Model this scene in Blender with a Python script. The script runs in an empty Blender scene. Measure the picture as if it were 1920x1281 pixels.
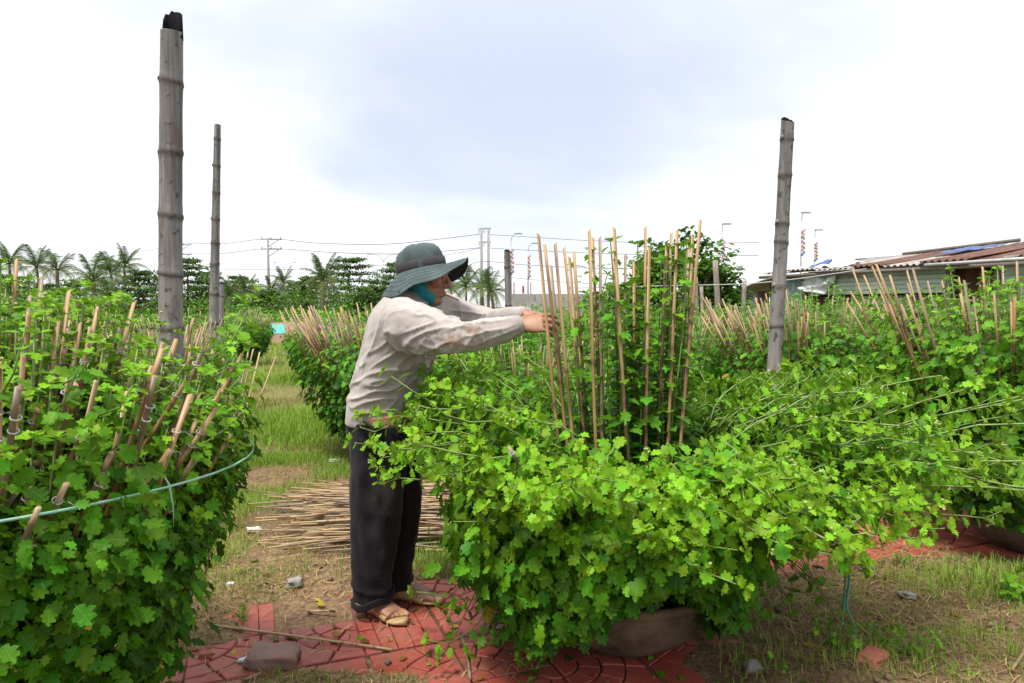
import bpy, math
import numpy as np
from mathutils import Vector, Matrix, noise

# ------------------------------------------------------------------ camera, sky, sun, exposure
SC = bpy.context.scene
COL = SC.collection
CAM_H = 1.25
PITCH = math.atan(65.5 / 1280.0)
cd = bpy.data.cameras.new('camera')
cd.sensor_width = 36.0
cd.lens = 24.0
cd.clip_end = 3000.0
cam = bpy.data.objects.new('camera', cd)
cam.location = (0, 0, CAM_H)
cam.rotation_euler = (math.pi / 2 - PITCH, 0, 0)
COL.objects.link(cam)
SC.camera = cam

SUN_EL, SUN_AZ = math.radians(66), math.radians(215)      # azimuth clockwise from +Y: behind the camera, a little to the left
sd = bpy.data.lights.new('sun', 'SUN')
sd.energy = 2.0
sd.angle = math.radians(14)
sd.color = (1.0, 0.96, 0.88)
sun = bpy.data.objects.new('sun', sd)
sdir = Vector((math.cos(SUN_EL) * math.sin(SUN_AZ), math.cos(SUN_EL) * math.cos(SUN_AZ), math.sin(SUN_EL)))
sun.rotation_euler = (-sdir).to_track_quat('-Z', 'Y').to_euler()
sun.location = (0, 0, 30)
COL.objects.link(sun)

SC.view_settings.view_transform = 'Standard'
SC.view_settings.look = 'None'
SC.view_settings.exposure = 1.5
SC.view_settings.gamma = 1.0
SC.view_settings.use_curve_mapping = False

W = bpy.data.worlds.new('World')
SC.world = W
W.use_nodes = True


def N(nt, kind, **kw):
    n = nt.nodes.new(kind)
    for k, v in kw.items():
        if k == 'inp':
            for i, val in v.items():
                n.inputs[i].default_value = val
        else:
            setattr(n, k, v)
    return n


def L(nt, a, b):
    nt.links.new(a, b)


def ramp(nt, stops, src=None, interp='LINEAR'):
    r = nt.nodes.new('ShaderNodeValToRGB')
    r.color_ramp.interpolation = interp
    e = r.color_ramp.elements
    while len(e) < len(stops):
        e.new(0.5)
    for i, (p, c) in enumerate(stops):
        e[i].position = p
        if isinstance(c, (int, float)):
            c = (c, c, c)
        e[i].color = (*c, 1)
    if src is not None:
        nt.links.new(src, r.inputs[0])
    return r


def math_node(nt, op, a, b=None, clamp=False):
    m = nt.nodes.new('ShaderNodeMath')
    m.operation = op
    m.use_clamp = clamp
    for i, v in enumerate((a, b)):
        if v is None:
            continue
        if isinstance(v, (int, float)):
            m.inputs[i].default_value = v
        else:
            nt.links.new(v, m.inputs[i])
    return m.outputs[0]


def mixc(nt, fac, a, b, blend='MIX'):
    m = nt.nodes.new('ShaderNodeMix')
    m.data_type = 'RGBA'
    m.blend_type = blend
    for idx, v in ((0, fac), (6, a), (7, b)):
        if isinstance(v, (int, float)):
            m.inputs[idx].default_value = v
        elif isinstance(v, tuple):
            m.inputs[idx].default_value = (*v[:3], 1)
        else:
            nt.links.new(v, m.inputs[idx])
    return m.outputs[2]


def build_world():
    nt = W.node_tree
    nt.nodes.clear()
    out = N(nt, 'ShaderNodeOutputWorld')
    bg = N(nt, 'ShaderNodeBackground')
    sky = N(nt, 'ShaderNodeTexSky')
    sky.sky_type = 'NISHITA'
    sky.sun_disc = False
    sky.sun_elevation = SUN_EL
    sky.sun_rotation = SUN_AZ
    skyc = mixc(nt, 1.0, sky.outputs[0], (0.1, 0.1, 0.1), 'MULTIPLY')
    tc = N(nt, 'ShaderNodeTexCoord')
    sep = N(nt, 'ShaderNodeSeparateXYZ')
    L(nt, tc.outputs['Generated'], sep.inputs[0])
    zz = math_node(nt, 'ADD', math_node(nt, 'MAXIMUM', sep.outputs[2], 0.0), 0.22)
    cx = math_node(nt, 'DIVIDE', sep.outputs[0], zz)
    cy = math_node(nt, 'DIVIDE', sep.outputs[1], zz)
    com = N(nt, 'ShaderNodeCombineXYZ')
    L(nt, cx, com.inputs[0]); L(nt, cy, com.inputs[1])
    n1 = N(nt, 'ShaderNodeTexNoise', inp={'Scale': 0.85, 'Detail': 5.0, 'Roughness': 0.5, 'Distortion': 0.5})
    L(nt, com.outputs[0], n1.inputs['Vector'])
    n2 = N(nt, 'ShaderNodeTexNoise', inp={'Scale': 2.4, 'Detail': 5.0, 'Roughness': 0.55})
    L(nt, com.outputs[0], n2.inputs['Vector'])
    # a thicker grey-blue bank of cloud ahead, and others like it all round the sky
    dist = N(nt, 'ShaderNodeVectorMath', operation='DISTANCE')
    sc = N(nt, 'ShaderNodeMapping')
    sc.inputs['Scale'].default_value = (1.0, 0.62, 1.0)
    sc.inputs['Rotation'].default_value = (0, 0, -0.3)
    L(nt, com.outputs[0], sc.inputs['Vector'])
    L(nt, sc.outputs[0], dist.inputs[0])
    dist.inputs[1].default_value = (0.42, 1.12, 0.0)
    bank = math_node(nt, 'SUBTRACT', 1.0, math_node(nt, 'MULTIPLY', dist.outputs['Value'], 0.72), clamp=True)
    field = math_node(nt, 'ADD', math_node(nt, 'MULTIPLY', n1.outputs[0], 0.75), math_node(nt, 'MULTIPLY', n2.outputs[0], 0.25))
    field = math_node(nt, 'ADD', field, math_node(nt, 'MULTIPLY', bank, 0.42))
    grey = ramp(nt, [(0.47, 0.0), (0.90, 1.0)], field, 'EASE')
    cloud = mixc(nt, grey.outputs[0], (0.425, 0.425, 0.43), (0.262, 0.283, 0.338))
    # low haze band near the horizon is a little bluer
    low = ramp(nt, [(0.0, 1.0), (0.16, 0.0)], sep.outputs[2])
    cloud = mixc(nt, math_node(nt, 'MULTIPLY', low.outputs[0], 0.5), cloud, (0.355, 0.36, 0.392))
    # an overcast sky is brightest overhead
    zen = ramp(nt, [(0.32, 1.0), (0.62, 1.4), (1.0, 1.9)], sep.outputs[2])
    cloud = mixc(nt, 1.0, cloud, zen.outputs[0], 'MULTIPLY')
    final = mixc(nt, 0.9, skyc, cloud)
    L(nt, final, bg.inputs[0])
    bg.inputs[1].default_value = 1.0
    L(nt, bg.outputs[0], out.inputs[0])


build_world()

# ------------------------------------------------------------------ helpers
rng = np.random.default_rng(11)
UP = np.array((0.0, 0.0, 1.0))


def ray(px, py):
    """world direction of a pixel of the 1920x1281 photograph (used to survey where things stand)"""
    x, y = (px - 960) / 1280.0, -(py - 640.5) / 1280.0
    s, c = math.sin(PITCH), math.cos(PITCH)
    return np.array((x, c + y * s, -s + y * c))


def at(px, py, Y):
    d = ray(px, py)
    t = Y / d[1]
    return np.array((0, 0, CAM_H)) + d * t


def unit(v):
    v = np.asarray(v, float)
    n = np.linalg.norm(v, axis=-1, keepdims=True)
    return v / np.maximum(n, 1e-9)


class Geo:
    def __init__(s):
        s.V, s.T, s.Q, s.tm, s.qm, s.n = [], [], [], [], [], 0

    def add(s, V, T=None, Q=None, m=0):
        V = np.asarray(V, float).reshape(-1, 3)
        if T is not None and len(T):
            T = np.asarray(T, int).reshape(-1, 3); s.T.append(T + s.n); s.tm.append(np.full(len(T), m))
        if Q is not None and len(Q):
            Q = np.asarray(Q, int).reshape(-1, 4); s.Q.append(Q + s.n); s.qm.append(np.full(len(Q), m))
        s.V.append(V); s.n += len(V)
        return s

    def mesh(s, name, mats, smooth=True, origin=None):
        V = np.concatenate(s.V) if s.V else np.zeros((0, 3))
        if origin is not None:
            V = V - np.asarray(origin)
        T = np.concatenate(s.T) if s.T else np.zeros((0, 3), int)
        Q = np.concatenate(s.Q) if s.Q else np.zeros((0, 4), int)
        mi = np.concatenate(s.tm + s.qm) if (s.tm or s.qm) else np.zeros(0, int)
        return fast_mesh(name, V, T, Q, mats, smooth, mi)


def fast_mesh(name, V, T, Q, mats, smooth=True, mi=None):
    me = bpy.data.meshes.new(name)
    nt, nq = len(T), len(Q)
    me.vertices.add(len(V))
    me.vertices.foreach_set('co', np.ascontiguousarray(V, dtype=np.float32).ravel())
    loops = np.concatenate((np.asarray(T, np.int32).ravel(), np.asarray(Q, np.int32).ravel()))
    me.loops.add(len(loops))
    me.loops.foreach_set('vertex_index', loops.astype(np.int32))
    me.polygons.add(nt + nq)
    st = np.concatenate((np.arange(nt) * 3, nt * 3 + np.arange(nq) * 4)).astype(np.int32)
    me.polygons.foreach_set('loop_start', st)
    if mi is not None and len(mi):
        me.polygons.foreach_set('material_index', np.asarray(mi, np.int32))
    me.polygons.foreach_set('use_smooth', np.full(nt + nq, smooth))
    me.update(calc_edges=True)
    for m in (mats if isinstance(mats, (list, tuple)) else [mats]):
        me.materials.append(m)
    return me


def attr_f(me, name, vals):
    a = me.attributes.new(name, 'FLOAT', 'POINT')
    a.data.foreach_set('value', np.asarray(vals, np.float32))


def attr_v(me, name, vals):
    a = me.attributes.new(name, 'FLOAT_VECTOR', 'POINT')
    a.data.foreach_set('vector', np.asarray(vals, np.float32).ravel())


def link(name, me, parent=None, loc=None):
    o = bpy.data.objects.new(name, me)
    COL.objects.link(o)
    if parent is not None:
        o.parent = parent
    if loc is not None:
        o.location = [float(v) for v in loc]
    return o


def tag(o, label=None, cat=None, group=None, kind=None):
    if label: o['label'] = label
    if cat: o['category'] = cat
    if group: o['group'] = group
    if kind: o['kind'] = kind
    return o


def thing(name, loc, label, cat, group=None):
    o = link(name, None, None, loc)
    o.empty_display_size = 0.1
    return tag(o, label, cat, group)


def frames(P):
    P = np.asarray(P, float)
    t = unit(np.gradient(P, axis=0))
    ref = np.array((0.0, 0, 1)) if abs(t[0][2]) < 0.9 else np.array((1.0, 0, 0))
    a = unit(np.cross(t[0], ref))
    A = [a]
    for i in range(1, len(P)):
        a = A[-1] - t[i] * np.dot(A[-1], t[i])
        A.append(unit(a))
    A = np.array(A)
    return t, A, np.cross(t, A)


def tube(P, r, k=6, cap=True):
    P = np.asarray(P, float)
    n = len(P)
    r = np.broadcast_to(np.asarray(r, float), (n,))
    t, A, B = frames(P)
    an = np.arange(k) * 2 * math.pi / k
    V = P[:, None, :] + r[:, None, None] * (np.cos(an)[None, :, None] * A[:, None, :] + np.sin(an)[None, :, None] * B[:, None, :])
    return grid_faces(V.reshape(-1, 3), n, k, True, cap)


def grid_faces(V, n, k, wrap=True, cap=False):
    i = np.arange(n - 1)[:, None] * k
    j = np.arange(k if wrap else k - 1)[None, :]
    j2 = (j + 1) % k
    Q = np.stack((i + j, i + j2, i + k + j2, i + k + j), -1).reshape(-1, 4)
    T = []
    if cap:
        for base, rev in ((0, True), ((n - 1) * k, False)):
            for q in range(1, k - 1):
                T.append((base, base + q + 1, base + q) if rev else (base, base + q, base + q + 1))
    return V, np.array(T, int).reshape(-1, 3), Q


def lathe(prof, k=24, c=(0, 0, 0), cap=False):
    prof = np.asarray(prof, float)
    an = np.arange(k) * 2 * math.pi / k
    V = np.stack((prof[:, 0, None] * np.cos(an), prof[:, 0, None] * np.sin(an), np.repeat(prof[:, 1, None], k, 1)), -1).reshape(-1, 3) + np.asarray(c)
    return grid_faces(V, len(prof), k, True, cap)


def box(c, s, R=None):
    c = np.asarray(c, float); s = np.asarray(s, float) / 2
    V = np.array([(x, y, z) for x in (-1, 1) for y in (-1, 1) for z in (-1, 1)], float) * s
    if R is not None:
        V = V @ np.asarray(R).T
    Q = [(0, 1, 3, 2), (4, 6, 7, 5), (0, 4, 5, 1), (2, 3, 7, 6), (0, 2, 6, 4), (1, 5, 7, 3)]
    return V + c, None, Q


def ellipsoid(c, r, axes=None, n=10, k=14):
    th = np.linspace(0.02, math.pi - 0.02, n)
    an = np.arange(k) * 2 * math.pi / k
    V = np.stack((np.sin(th)[:, None] * np.cos(an), np.sin(th)[:, None] * np.sin(an), np.repeat(np.cos(th)[:, None], k, 1)), -1).reshape(-1, 3) * np.asarray(r)
    if axes is not None:
        V = V @ np.asarray(axes)
    return grid_faces(V + np.asarray(c), n, k, True, True)


def spline(P, n):
    P = np.asarray(P, float)
    m = len(P)
    t = np.linspace(0, m - 1, n)
    i = np.clip(t.astype(int), 0, m - 2)
    f = (t - i)[:, None]
    p0, p1, p2, p3 = P[np.maximum(i - 1, 0)], P[i], P[i + 1], P[np.minimum(i + 2, m - 1)]
    return 0.5 * (2 * p1 + (p2 - p0) * f + (2 * p0 - 5 * p1 + 4 * p2 - p3) * f ** 2 + (3 * p1 - p0 - 3 * p2 + p3) * f ** 3)


def vnoise(P, scale=1.0, off=0.0):
    return np.array([noise.noise(Vector((float(p[0]) * scale + off, float(p[1]) * scale, float(p[2]) * scale))) for p in P])


# ------------------------------------------------------------------ materials
def new_mat(name):
    m = bpy.data.materials.new(name)
    m.use_nodes = True
    nt = m.node_tree
    return m, nt, nt.nodes['Principled BSDF'], nt.nodes['Material Output']


K = 0.72      # the picture is exposed for the shade, so surfaces keep modest base colours


def dim(c, k=None):
    return tuple(v * (k or K) for v in c)


def simple(name, col, rough=0.7, var=0.25, scale=20.0, bump=0.2, bscale=None, stretch=(1, 1, 1), col2=None, metal=0.0, objrand=0.0, detail=5.0, bdist=0.004, spec=0.5):
    m, nt, b, out = new_mat(name)
    col = dim(col)
    col2 = dim(col2) if col2 else None
    tc = N(nt, 'ShaderNodeTexCoord')
    mp = N(nt, 'ShaderNodeMapping')
    mp.inputs['Scale'].default_value = stretch
    L(nt, tc.outputs['Object'], mp.inputs[0])
    n = N(nt, 'ShaderNodeTexNoise', inp={'Scale': scale, 'Detail': detail, 'Roughness': 0.6})
    L(nt, mp.outputs[0], n.inputs['Vector'])
    c2 = col2 or tuple(v * (1 - var * 1.6) for v in col)
    r = ramp(nt, [(0.32, c2), (0.62, col), (0.8, tuple(min(1, v * (1 + var * 0.6)) for v in col))], n.outputs[0])
    c = r.outputs[0]
    if objrand:
        oi = N(nt, 'ShaderNodeObjectInfo')
        hs = N(nt, 'ShaderNodeHueSaturation')
        v = math_node(nt, 'ADD', math_node(nt, 'MULTIPLY', oi.outputs['Random'], objrand * 2), 1 - objrand)
        L(nt, v, hs.inputs['Value']); L(nt, c, hs.inputs['Color'])
        c = hs.outputs[0]
    L(nt, c, b.inputs['Base Color'])
    b.inputs['Roughness'].default_value = rough
    b.inputs['Metallic'].default_value = metal
    b.inputs['Specular IOR Level'].default_value = spec
    if bump:
        n2 = N(nt, 'ShaderNodeTexNoise', inp={'Scale': bscale or scale * 3, 'Detail': 4.0})
        L(nt, mp.outputs[0], n2.inputs['Vector'])
        bp = N(nt, 'ShaderNodeBump', inp={'Strength': bump, 'Distance': bdist})
        L(nt, n2.outputs[0], bp.inputs['Height'])
        L(nt, bp.outputs[0], b.inputs['Normal'])
    return m


def leaf_mat(name, young, mature, old, under, veins=True, trans=0.27, rough=0.42):
    m, nt, b, out = new_mat(name)
    young, mature, old, under = dim(young, .76), dim(mature, .68), dim(old, .58), dim(under, .64)
    age = N(nt, 'ShaderNodeAttribute', attribute_name='age')
    tint = N(nt, 'ShaderNodeAttribute', attribute_name='tint')
    oi = N(nt, 'ShaderNodeObjectInfo')
    rnd = math_node(nt, 'FRACT', math_node(nt, 'ADD', tint.outputs['Fac'], oi.outputs['Random']))
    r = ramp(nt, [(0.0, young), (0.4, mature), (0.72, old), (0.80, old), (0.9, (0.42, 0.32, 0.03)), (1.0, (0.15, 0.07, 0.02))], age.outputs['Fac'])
    hs = N(nt, 'ShaderNodeHueSaturation')
    L(nt, math_node(nt, 'ADD', 0.485, math_node(nt, 'MULTIPLY', rnd, 0.028)), hs.inputs['Hue'])
    L(nt, math_node(nt, 'ADD', 0.74, math_node(nt, 'MULTIPLY', rnd, 0.55)), hs.inputs['Value'])
    L(nt, r.outputs[0], hs.inputs['Color'])
    c = hs.outputs[0]
    if veins:
        lc = N(nt, 'ShaderNodeAttribute', attribute_name='lc')
        sp = N(nt, 'ShaderNodeSeparateXYZ')
        L(nt, lc.outputs['Vector'], sp.inputs[0])
        ax = math_node(nt, 'ABSOLUTE', sp.outputs[0])
        mid = ramp(nt, [(0.0, 1.0), (0.028, 0.0)], ax)
        v = math_node(nt, 'FRACT', math_node(nt, 'MULTIPLY', math_node(nt, 'SUBTRACT', sp.outputs[1], math_node(nt, 'MULTIPLY', ax, 0.8)), 4.6))
        side = ramp(nt, [(0.42, 0.0), (0.5, 1.0), (0.58, 0.0)], v)
        veins_f = math_node(nt, 'MAXIMUM', mid.outputs[0], math_node(nt, 'MULTIPLY', side.outputs[0], 0.5))
        lt = mixc(nt, 0.5, c, (0.28, 0.38, 0.14))
        c = mixc(nt, math_node(nt, 'MULTIPLY', veins_f, 0.45), c, lt)
        bp = N(nt, 'ShaderNodeBump', inp={'Strength': 0.35, 'Distance': 0.002})
        L(nt, math_node(nt, 'SUBTRACT', 1.0, veins_f), bp.inputs['Height'])
        L(nt, bp.outputs[0], b.inputs['Normal'])
    geo = N(nt, 'ShaderNodeNewGeometry')
    cu = mixc(nt, 0.3, c, under)
    c = mixc(nt, geo.outputs['Backfacing'], c, cu)
    L(nt, c, b.inputs['Base Color'])
    b.inputs['Roughness'].default_value = rough
    b.inputs['Specular IOR Level'].default_value = 0.12
    tr = N(nt, 'ShaderNodeBsdfTranslucent')
    tcol = mixc(nt, 1.0, c, (1.25, 1.2, 0.5), 'MULTIPLY')
    L(nt, tcol, tr.inputs[0])
    ms = N(nt, 'ShaderNodeMixShader', inp={0: trans})
    L(nt, b.outputs[0], ms.inputs[1]); L(nt, tr.outputs[0], ms.inputs[2])
    L(nt, ms.outputs[0], out.inputs[0])
    return m


M = {}
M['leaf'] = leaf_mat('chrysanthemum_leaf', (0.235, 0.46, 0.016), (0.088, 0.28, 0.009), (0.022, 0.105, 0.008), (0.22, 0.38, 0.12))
M['leaf_far'] = leaf_mat('leaf_small', (0.19, 0.40, 0.025), (0.08, 0.245, 0.015), (0.028, 0.115, 0.010), (0.20, 0.34, 0.12), veins=False)
M['tree_leaf'] = leaf_mat('tree_leaf', (0.16, 0.26, 0.045), (0.085, 0.17, 0.032), (0.04, 0.095, 0.022), (0.10, 0.16, 0.06), veins=False, trans=0.25)
M['palm_leaf'] = leaf_mat('palm_leaf', (0.15, 0.21, 0.045), (0.08, 0.145, 0.035), (0.045, 0.09, 0.025), (0.12, 0.16, 0.07), veins=False, trans=0.2)
M['vine_leaf'] = leaf_mat('vine_leaf', (0.13, 0.26, 0.02), (0.05, 0.15, 0.015), (0.025, 0.08, 0.012), (0.12, 0.2, 0.08), veins=False, trans=0.3)
M['grass'] = leaf_mat('grass_blade', (0.27, 0.45, 0.04), (0.18, 0.32, 0.035), (0.42, 0.37, 0.11), (0.26, 0.38, 0.1), veins=False, trans=0.3, rough=0.55)
M['stem'] = simple('green_stem', (0.22, 0.34, 0.07), 0.5, 0.25, 30, 0.15)
M['woody'] = simple('woody_stem', (0.20, 0.14, 0.07), 0.8, 0.3, 40, 0.4)
M['bud'] = simple('flower_bud', (0.40, 0.50, 0.15), 0.5, 0.2, 200, 0.3)


def stake_mat(name, base, dark, pale, brown=0.5):
    m, nt, b, out = new_mat(name)
    base, dark, pale = dim(base), dim(dark), dim(pale)
    tc = N(nt, 'ShaderNodeTexCoord')
    oi = N(nt, 'ShaderNodeObjectInfo')
    off = N(nt, 'ShaderNodeVectorMath', operation='ADD')
    mul = N(nt, 'ShaderNodeVectorMath', operation='SCALE')
    mul.inputs[3].default_value = 37.0
    cmb = N(nt, 'ShaderNodeCombineXYZ')
    for i in range(3):
        L(nt, oi.outputs['Random'], cmb.inputs[i])
    L(nt, cmb.outputs[0], mul.inputs[0])
    L(nt, tc.outputs['Object'], off.inputs[0]); L(nt, mul.outputs[0], off.inputs[1])
    mp = N(nt, 'ShaderNodeMapping')
    mp.inputs['Scale'].default_value = (60, 60, 7)
    L(nt, off.outputs[0], mp.inputs[0])
    n1 = N(nt, 'ShaderNodeTexNoise', inp={'Scale': 1.0, 'Detail': 5.0, 'Roughness': 0.6})
    L(nt, mp.outputs[0], n1.inputs['Vector'])
    mp2 = N(nt, 'ShaderNodeMapping')
    mp2.inputs['Scale'].default_value = (12, 12, 3.5)
    L(nt, off.outputs[0], mp2.inputs[0])
    n2 = N(nt, 'ShaderNodeTexNoise', inp={'Scale': 1.0, 'Detail': 3.0})
    L(nt, mp2.outputs[0], n2.inputs['Vector'])
    r1 = ramp(nt, [(0.3, tuple(v * 0.72 for v in base)), (0.5, base), (0.75, pale)], n1.outputs[0])
    f = math_node(nt, 'ADD', n2.outputs[0], math_node(nt, 'MULTIPLY', math_node(nt, 'SUBTRACT', oi.outputs['Random'], 0.5), 0.3))
    r2 = ramp(nt, [(0.53, 0.0), (0.66, brown)], f)
    c = mixc(nt, r2.outputs[0], r1.outputs[0], dark)
    nd = N(nt, 'ShaderNodeAttribute', attribute_name='nodeband')
    c = mixc(nt, math_node(nt, 'MULTIPLY', nd.outputs['Fac'], 0.95), c, dark)
    grey = ramp(nt, [(0.45, 0.0), (0.95, 0.55)], oi.outputs['Random'])
    c = mixc(nt, grey.outputs[0], c, dim((0.30, 0.245, 0.19)))
    L(nt, c, b.inputs['Base Color'])
    b.inputs['Roughness'].default_value = 0.5
    bp = N(nt, 'ShaderNodeBump', inp={'Strength': 0.3, 'Distance': 0.001})
    L(nt, n1.outputs[0], bp.inputs['Height']); L(nt, bp.outputs[0], b.inputs['Normal'])
    return m


M['stake'] = stake_mat('split_bamboo_stake', (0.44, 0.265, 0.105), (0.15, 0.08, 0.045), (0.58, 0.41, 0.21), 0.85)
M['stick_pale'] = stake_mat('dry_bamboo_stick', (0.50, 0.335, 0.155), (0.20, 0.115, 0.065), (0.66, 0.48, 0.27), 0.8)
M['wire'] = simple('tie_wire', (0.62, 0.63, 0.62), 0.4, 0.1, 50, 0)


def bamboo_pole_mat():
    m, nt, b, out = new_mat('weathered_bamboo')
    tc = N(nt, 'ShaderNodeTexCoord')
    mp = N(nt, 'ShaderNodeMapping'); mp.inputs['Scale'].default_value = (40, 40, 2.2)
    L(nt, tc.outputs['Object'], mp.inputs[0])
    n1 = N(nt, 'ShaderNodeTexNoise', inp={'Scale': 1.0, 'Detail': 6.0, 'Roughness': 0.65})
    L(nt, mp.outputs[0], n1.inputs['Vector'])
    mp2 = N(nt, 'ShaderNodeMapping'); mp2.inputs['Scale'].default_value = (14, 14, 2.6)
    L(nt, tc.outputs['Object'], mp2.inputs[0])
    n2 = N(nt, 'ShaderNodeTexNoise', inp={'Scale': 1.0, 'Detail': 7.0, 'Roughness': 0.68, 'Distortion': 0.6})
    L(nt, mp2.outputs[0], n2.inputs['Vector'])
    n3 = N(nt, 'ShaderNodeTexNoise', inp={'Scale': 22.0, 'Detail': 5.0})
    L(nt, tc.outputs['Object'], n3.inputs['Vector'])
    c = ramp(nt, [(0.28, (0.035, 0.032, 0.031)), (0.48, (0.105, 0.098, 0.094)), (0.70, (0.22, 0.208, 0.20))], n1.outputs[0]).outputs[0]
    br = ramp(nt, [(0.54, 0.0), (0.64, 0.6)], n2.outputs[0])
    c = mixc(nt, br.outputs[0], c, (0.10, 0.066, 0.045))
    sp = N(nt, 'ShaderNodeSeparateXYZ'); L(nt, tc.outputs['Object'], sp.inputs[0])
    pale = ramp(nt, [(0.35, 0.0), (0.5, 0.75)], math_node(nt, 'SUBTRACT', 1.0, n2.outputs[0]))
    pl = ramp(nt, [(0.0, 1.0), (1.0, 0.0)], math_node(nt, 'DIVIDE', sp.outputs[2], 2.1))
    c = mixc(nt, math_node(nt, 'MULTIPLY', pale.outputs[0], pl.outputs[0]), c, (0.34, 0.31, 0.29))
    dk = ramp(nt, [(0.60, 0.0), (0.66, 0.85)], n3.outputs[0])
    c = mixc(nt, dk.outputs[0], c, (0.035, 0.03, 0.028))
    nd = N(nt, 'ShaderNodeAttribute', attribute_name='nodeband')
    c = mixc(nt, math_node(nt, 'MULTIPLY', nd.outputs['Fac'], 0.8), c, (0.045, 0.034, 0.028))
    L(nt, c, b.inputs['Base Color'])
    b.inputs['Roughness'].default_value = 0.75
    bp = N(nt, 'ShaderNodeBump', inp={'Strength': 0.6, 'Distance': 0.003})
    L(nt, math_node(nt, 'ADD', n1.outputs[0], n3.outputs[0]), bp.inputs['Height']); L(nt, bp.outputs[0], b.inputs['Normal'])
    return m


M['pole'] = bamboo_pole_mat()
M['char'] = simple('charred_bamboo', (0.010, 0.0095, 0.012), 0.9, 0.4, 60, 0.8, stretch=(1, 1, 0.3), spec=.08)

# ------------------------------------------------------------------ ground and pavement
PAV_A = math.radians(21)
PU = np.array((math.cos(PAV_A), math.sin(PAV_A)))
PV = np.array((-math.sin(PAV_A), math.cos(PAV_A)))
TILE = 0.30
PAV_N0, PAV_N1 = 1.76, 3.02          # the paved strip lies between these distances along PV


def pav_uv(x, y):
    return x * PU[0] + y * PU[1], x * PV[0] + y * PV[1]


def ground_z(x, y):
    x = np.asarray(x, float); y = np.asarray(y, float)
    u, v = pav_uv(x, y)
    wob = 0.07 * np.sin(u * 5.1 + 1.0) + 0.05 * np.sin(u * 11.3)
    inside = 1 / (1 + np.exp(-(np.minimum(v - PAV_N0, PAV_N1 + wob - v)) * 40))
    base = 0.012 * np.sin(x * 3.1 + y * 1.7) * np.sin(y * 2.3 - x) + 0.008 * np.sin(x * 9 + 2) * np.sin(y * 8.0 + x * 3) + 0.004
    base = base + 0.012 * (1 - inside)
    z = base * (1 - inside) + (-0.013) * inside
    # earth spread over the paving: by the brick at the front, by the right foreground
    def lump(cx, cy, rx, ry, h):
        q = ((x - cx) / rx) ** 2 + ((y - cy) / ry) ** 2
        return h * np.exp(-q * 1.3)
    n = 0.5 + 0.5 * np.sin(x * 14.0 + 3 * np.sin(y * 9)) * np.sin(y * 16.0 + 2 * np.sin(x * 7))
    soil = lump(-0.6, 2.2, 0.42, 0.10, 0.03) + lump(-1.25, 2.55, 0.25, 0.16, 0.034) + lump(1.55, 2.75, 0.75, 0.42, 0.06) + lump(1.1, 2.2, 0.5, 0.3, 0.05) + lump(-0.1, 2.05, 0.25, 0.1, 0.02)
    soil = soil + lump(2.2, 3.15, 0.45, 0.25, 0.045) + lump(-1.35, 2.95, 0.5, 0.16, 0.03)
    z = z + soil * (0.65 + 0.5 * n)
    far = np.clip((y - 6) / 10, 0, 1)
    return z * (1 - far)


def axis(segs):
    out = []
    for a, b, n in segs:
        out.extend(np.linspace(a, b, n, endpoint=False))
    out.append(segs[-1][1])
    return np.array(out)


def ground_mat():
    m, nt, b, out = new_mat('earth_and_dry_grass')
    tc = N(nt, 'ShaderNodeTexCoord')
    P = tc.outputs['Object']
    n1 = N(nt, 'ShaderNodeTexNoise', inp={'Scale': 1.1, 'Detail': 6.0, 'Roughness': 0.6})
    n2 = N(nt, 'ShaderNodeTexNoise', inp={'Scale': 9.0, 'Detail': 8.0, 'Roughness': 0.7})
    n3 = N(nt, 'ShaderNodeTexNoise', inp={'Scale': 55.0, 'Detail': 6.0, 'Roughness': 0.7})
    for n in (n1, n2, n3):
        L(nt, P, n.inputs['Vector'])
    soil = ramp(nt, [(0.3, (0.045, 0.025, 0.015)), (0.5, (0.145, 0.085, 0.05)), (0.7, (0.26, 0.165, 0.10))], n3.outputs[0]).outputs[0]
    straw = ramp(nt, [(0.35, (0.14, 0.095, 0.045)), (0.65, (0.31, 0.225, 0.105))], n3.outputs[0]).outputs[0]
    grass = ramp(nt, [(0.35, (0.07, 0.085, 0.02)), (0.65, (0.19, 0.19, 0.05))], n3.outputs[0]).outputs[0]
    sp = N(nt, 'ShaderNodeSeparateXYZ'); L(nt, P, sp.inputs[0])
    dist = ramp(nt, [(0.0, 0.0), (0.28, 0.25), (0.6, 1.0)], math_node(nt, 'DIVIDE', sp.outputs[1], 12.0))
    f1 = ramp(nt, [(0.42, 0.0), (0.6, 1.0)], n2.outputs[0])
    c = mixc(nt, math_node(nt, 'MULTIPLY', f1.outputs[0], 0.55), soil, straw)
    gf = math_node(nt, 'ADD', math_node(nt, 'MULTIPLY', n1.outputs[0], 0.7), math_node(nt, 'MULTIPLY', dist.outputs[0], 0.32))
    gm = ramp(nt, [(0.52, 0.0), (0.70, 0.85)], gf)
    c = mixc(nt, gm.outputs[0], c, grass)
    L(nt, c, b.inputs['Base Color'])
    b.inputs['Roughness'].default_value = 0.95
    b.inputs['Specular IOR Level'].default_value = 0.2
    bp = N(nt, 'ShaderNodeBump', inp={'Strength': 0.9, 'Distance': 0.012})
    L(nt, math_node(nt, 'ADD', n3.outputs[0], n2.outputs[0]), bp.inputs['Height'])
    L(nt, bp.outputs[0], b.inputs['Normal'])
    return m


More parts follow.
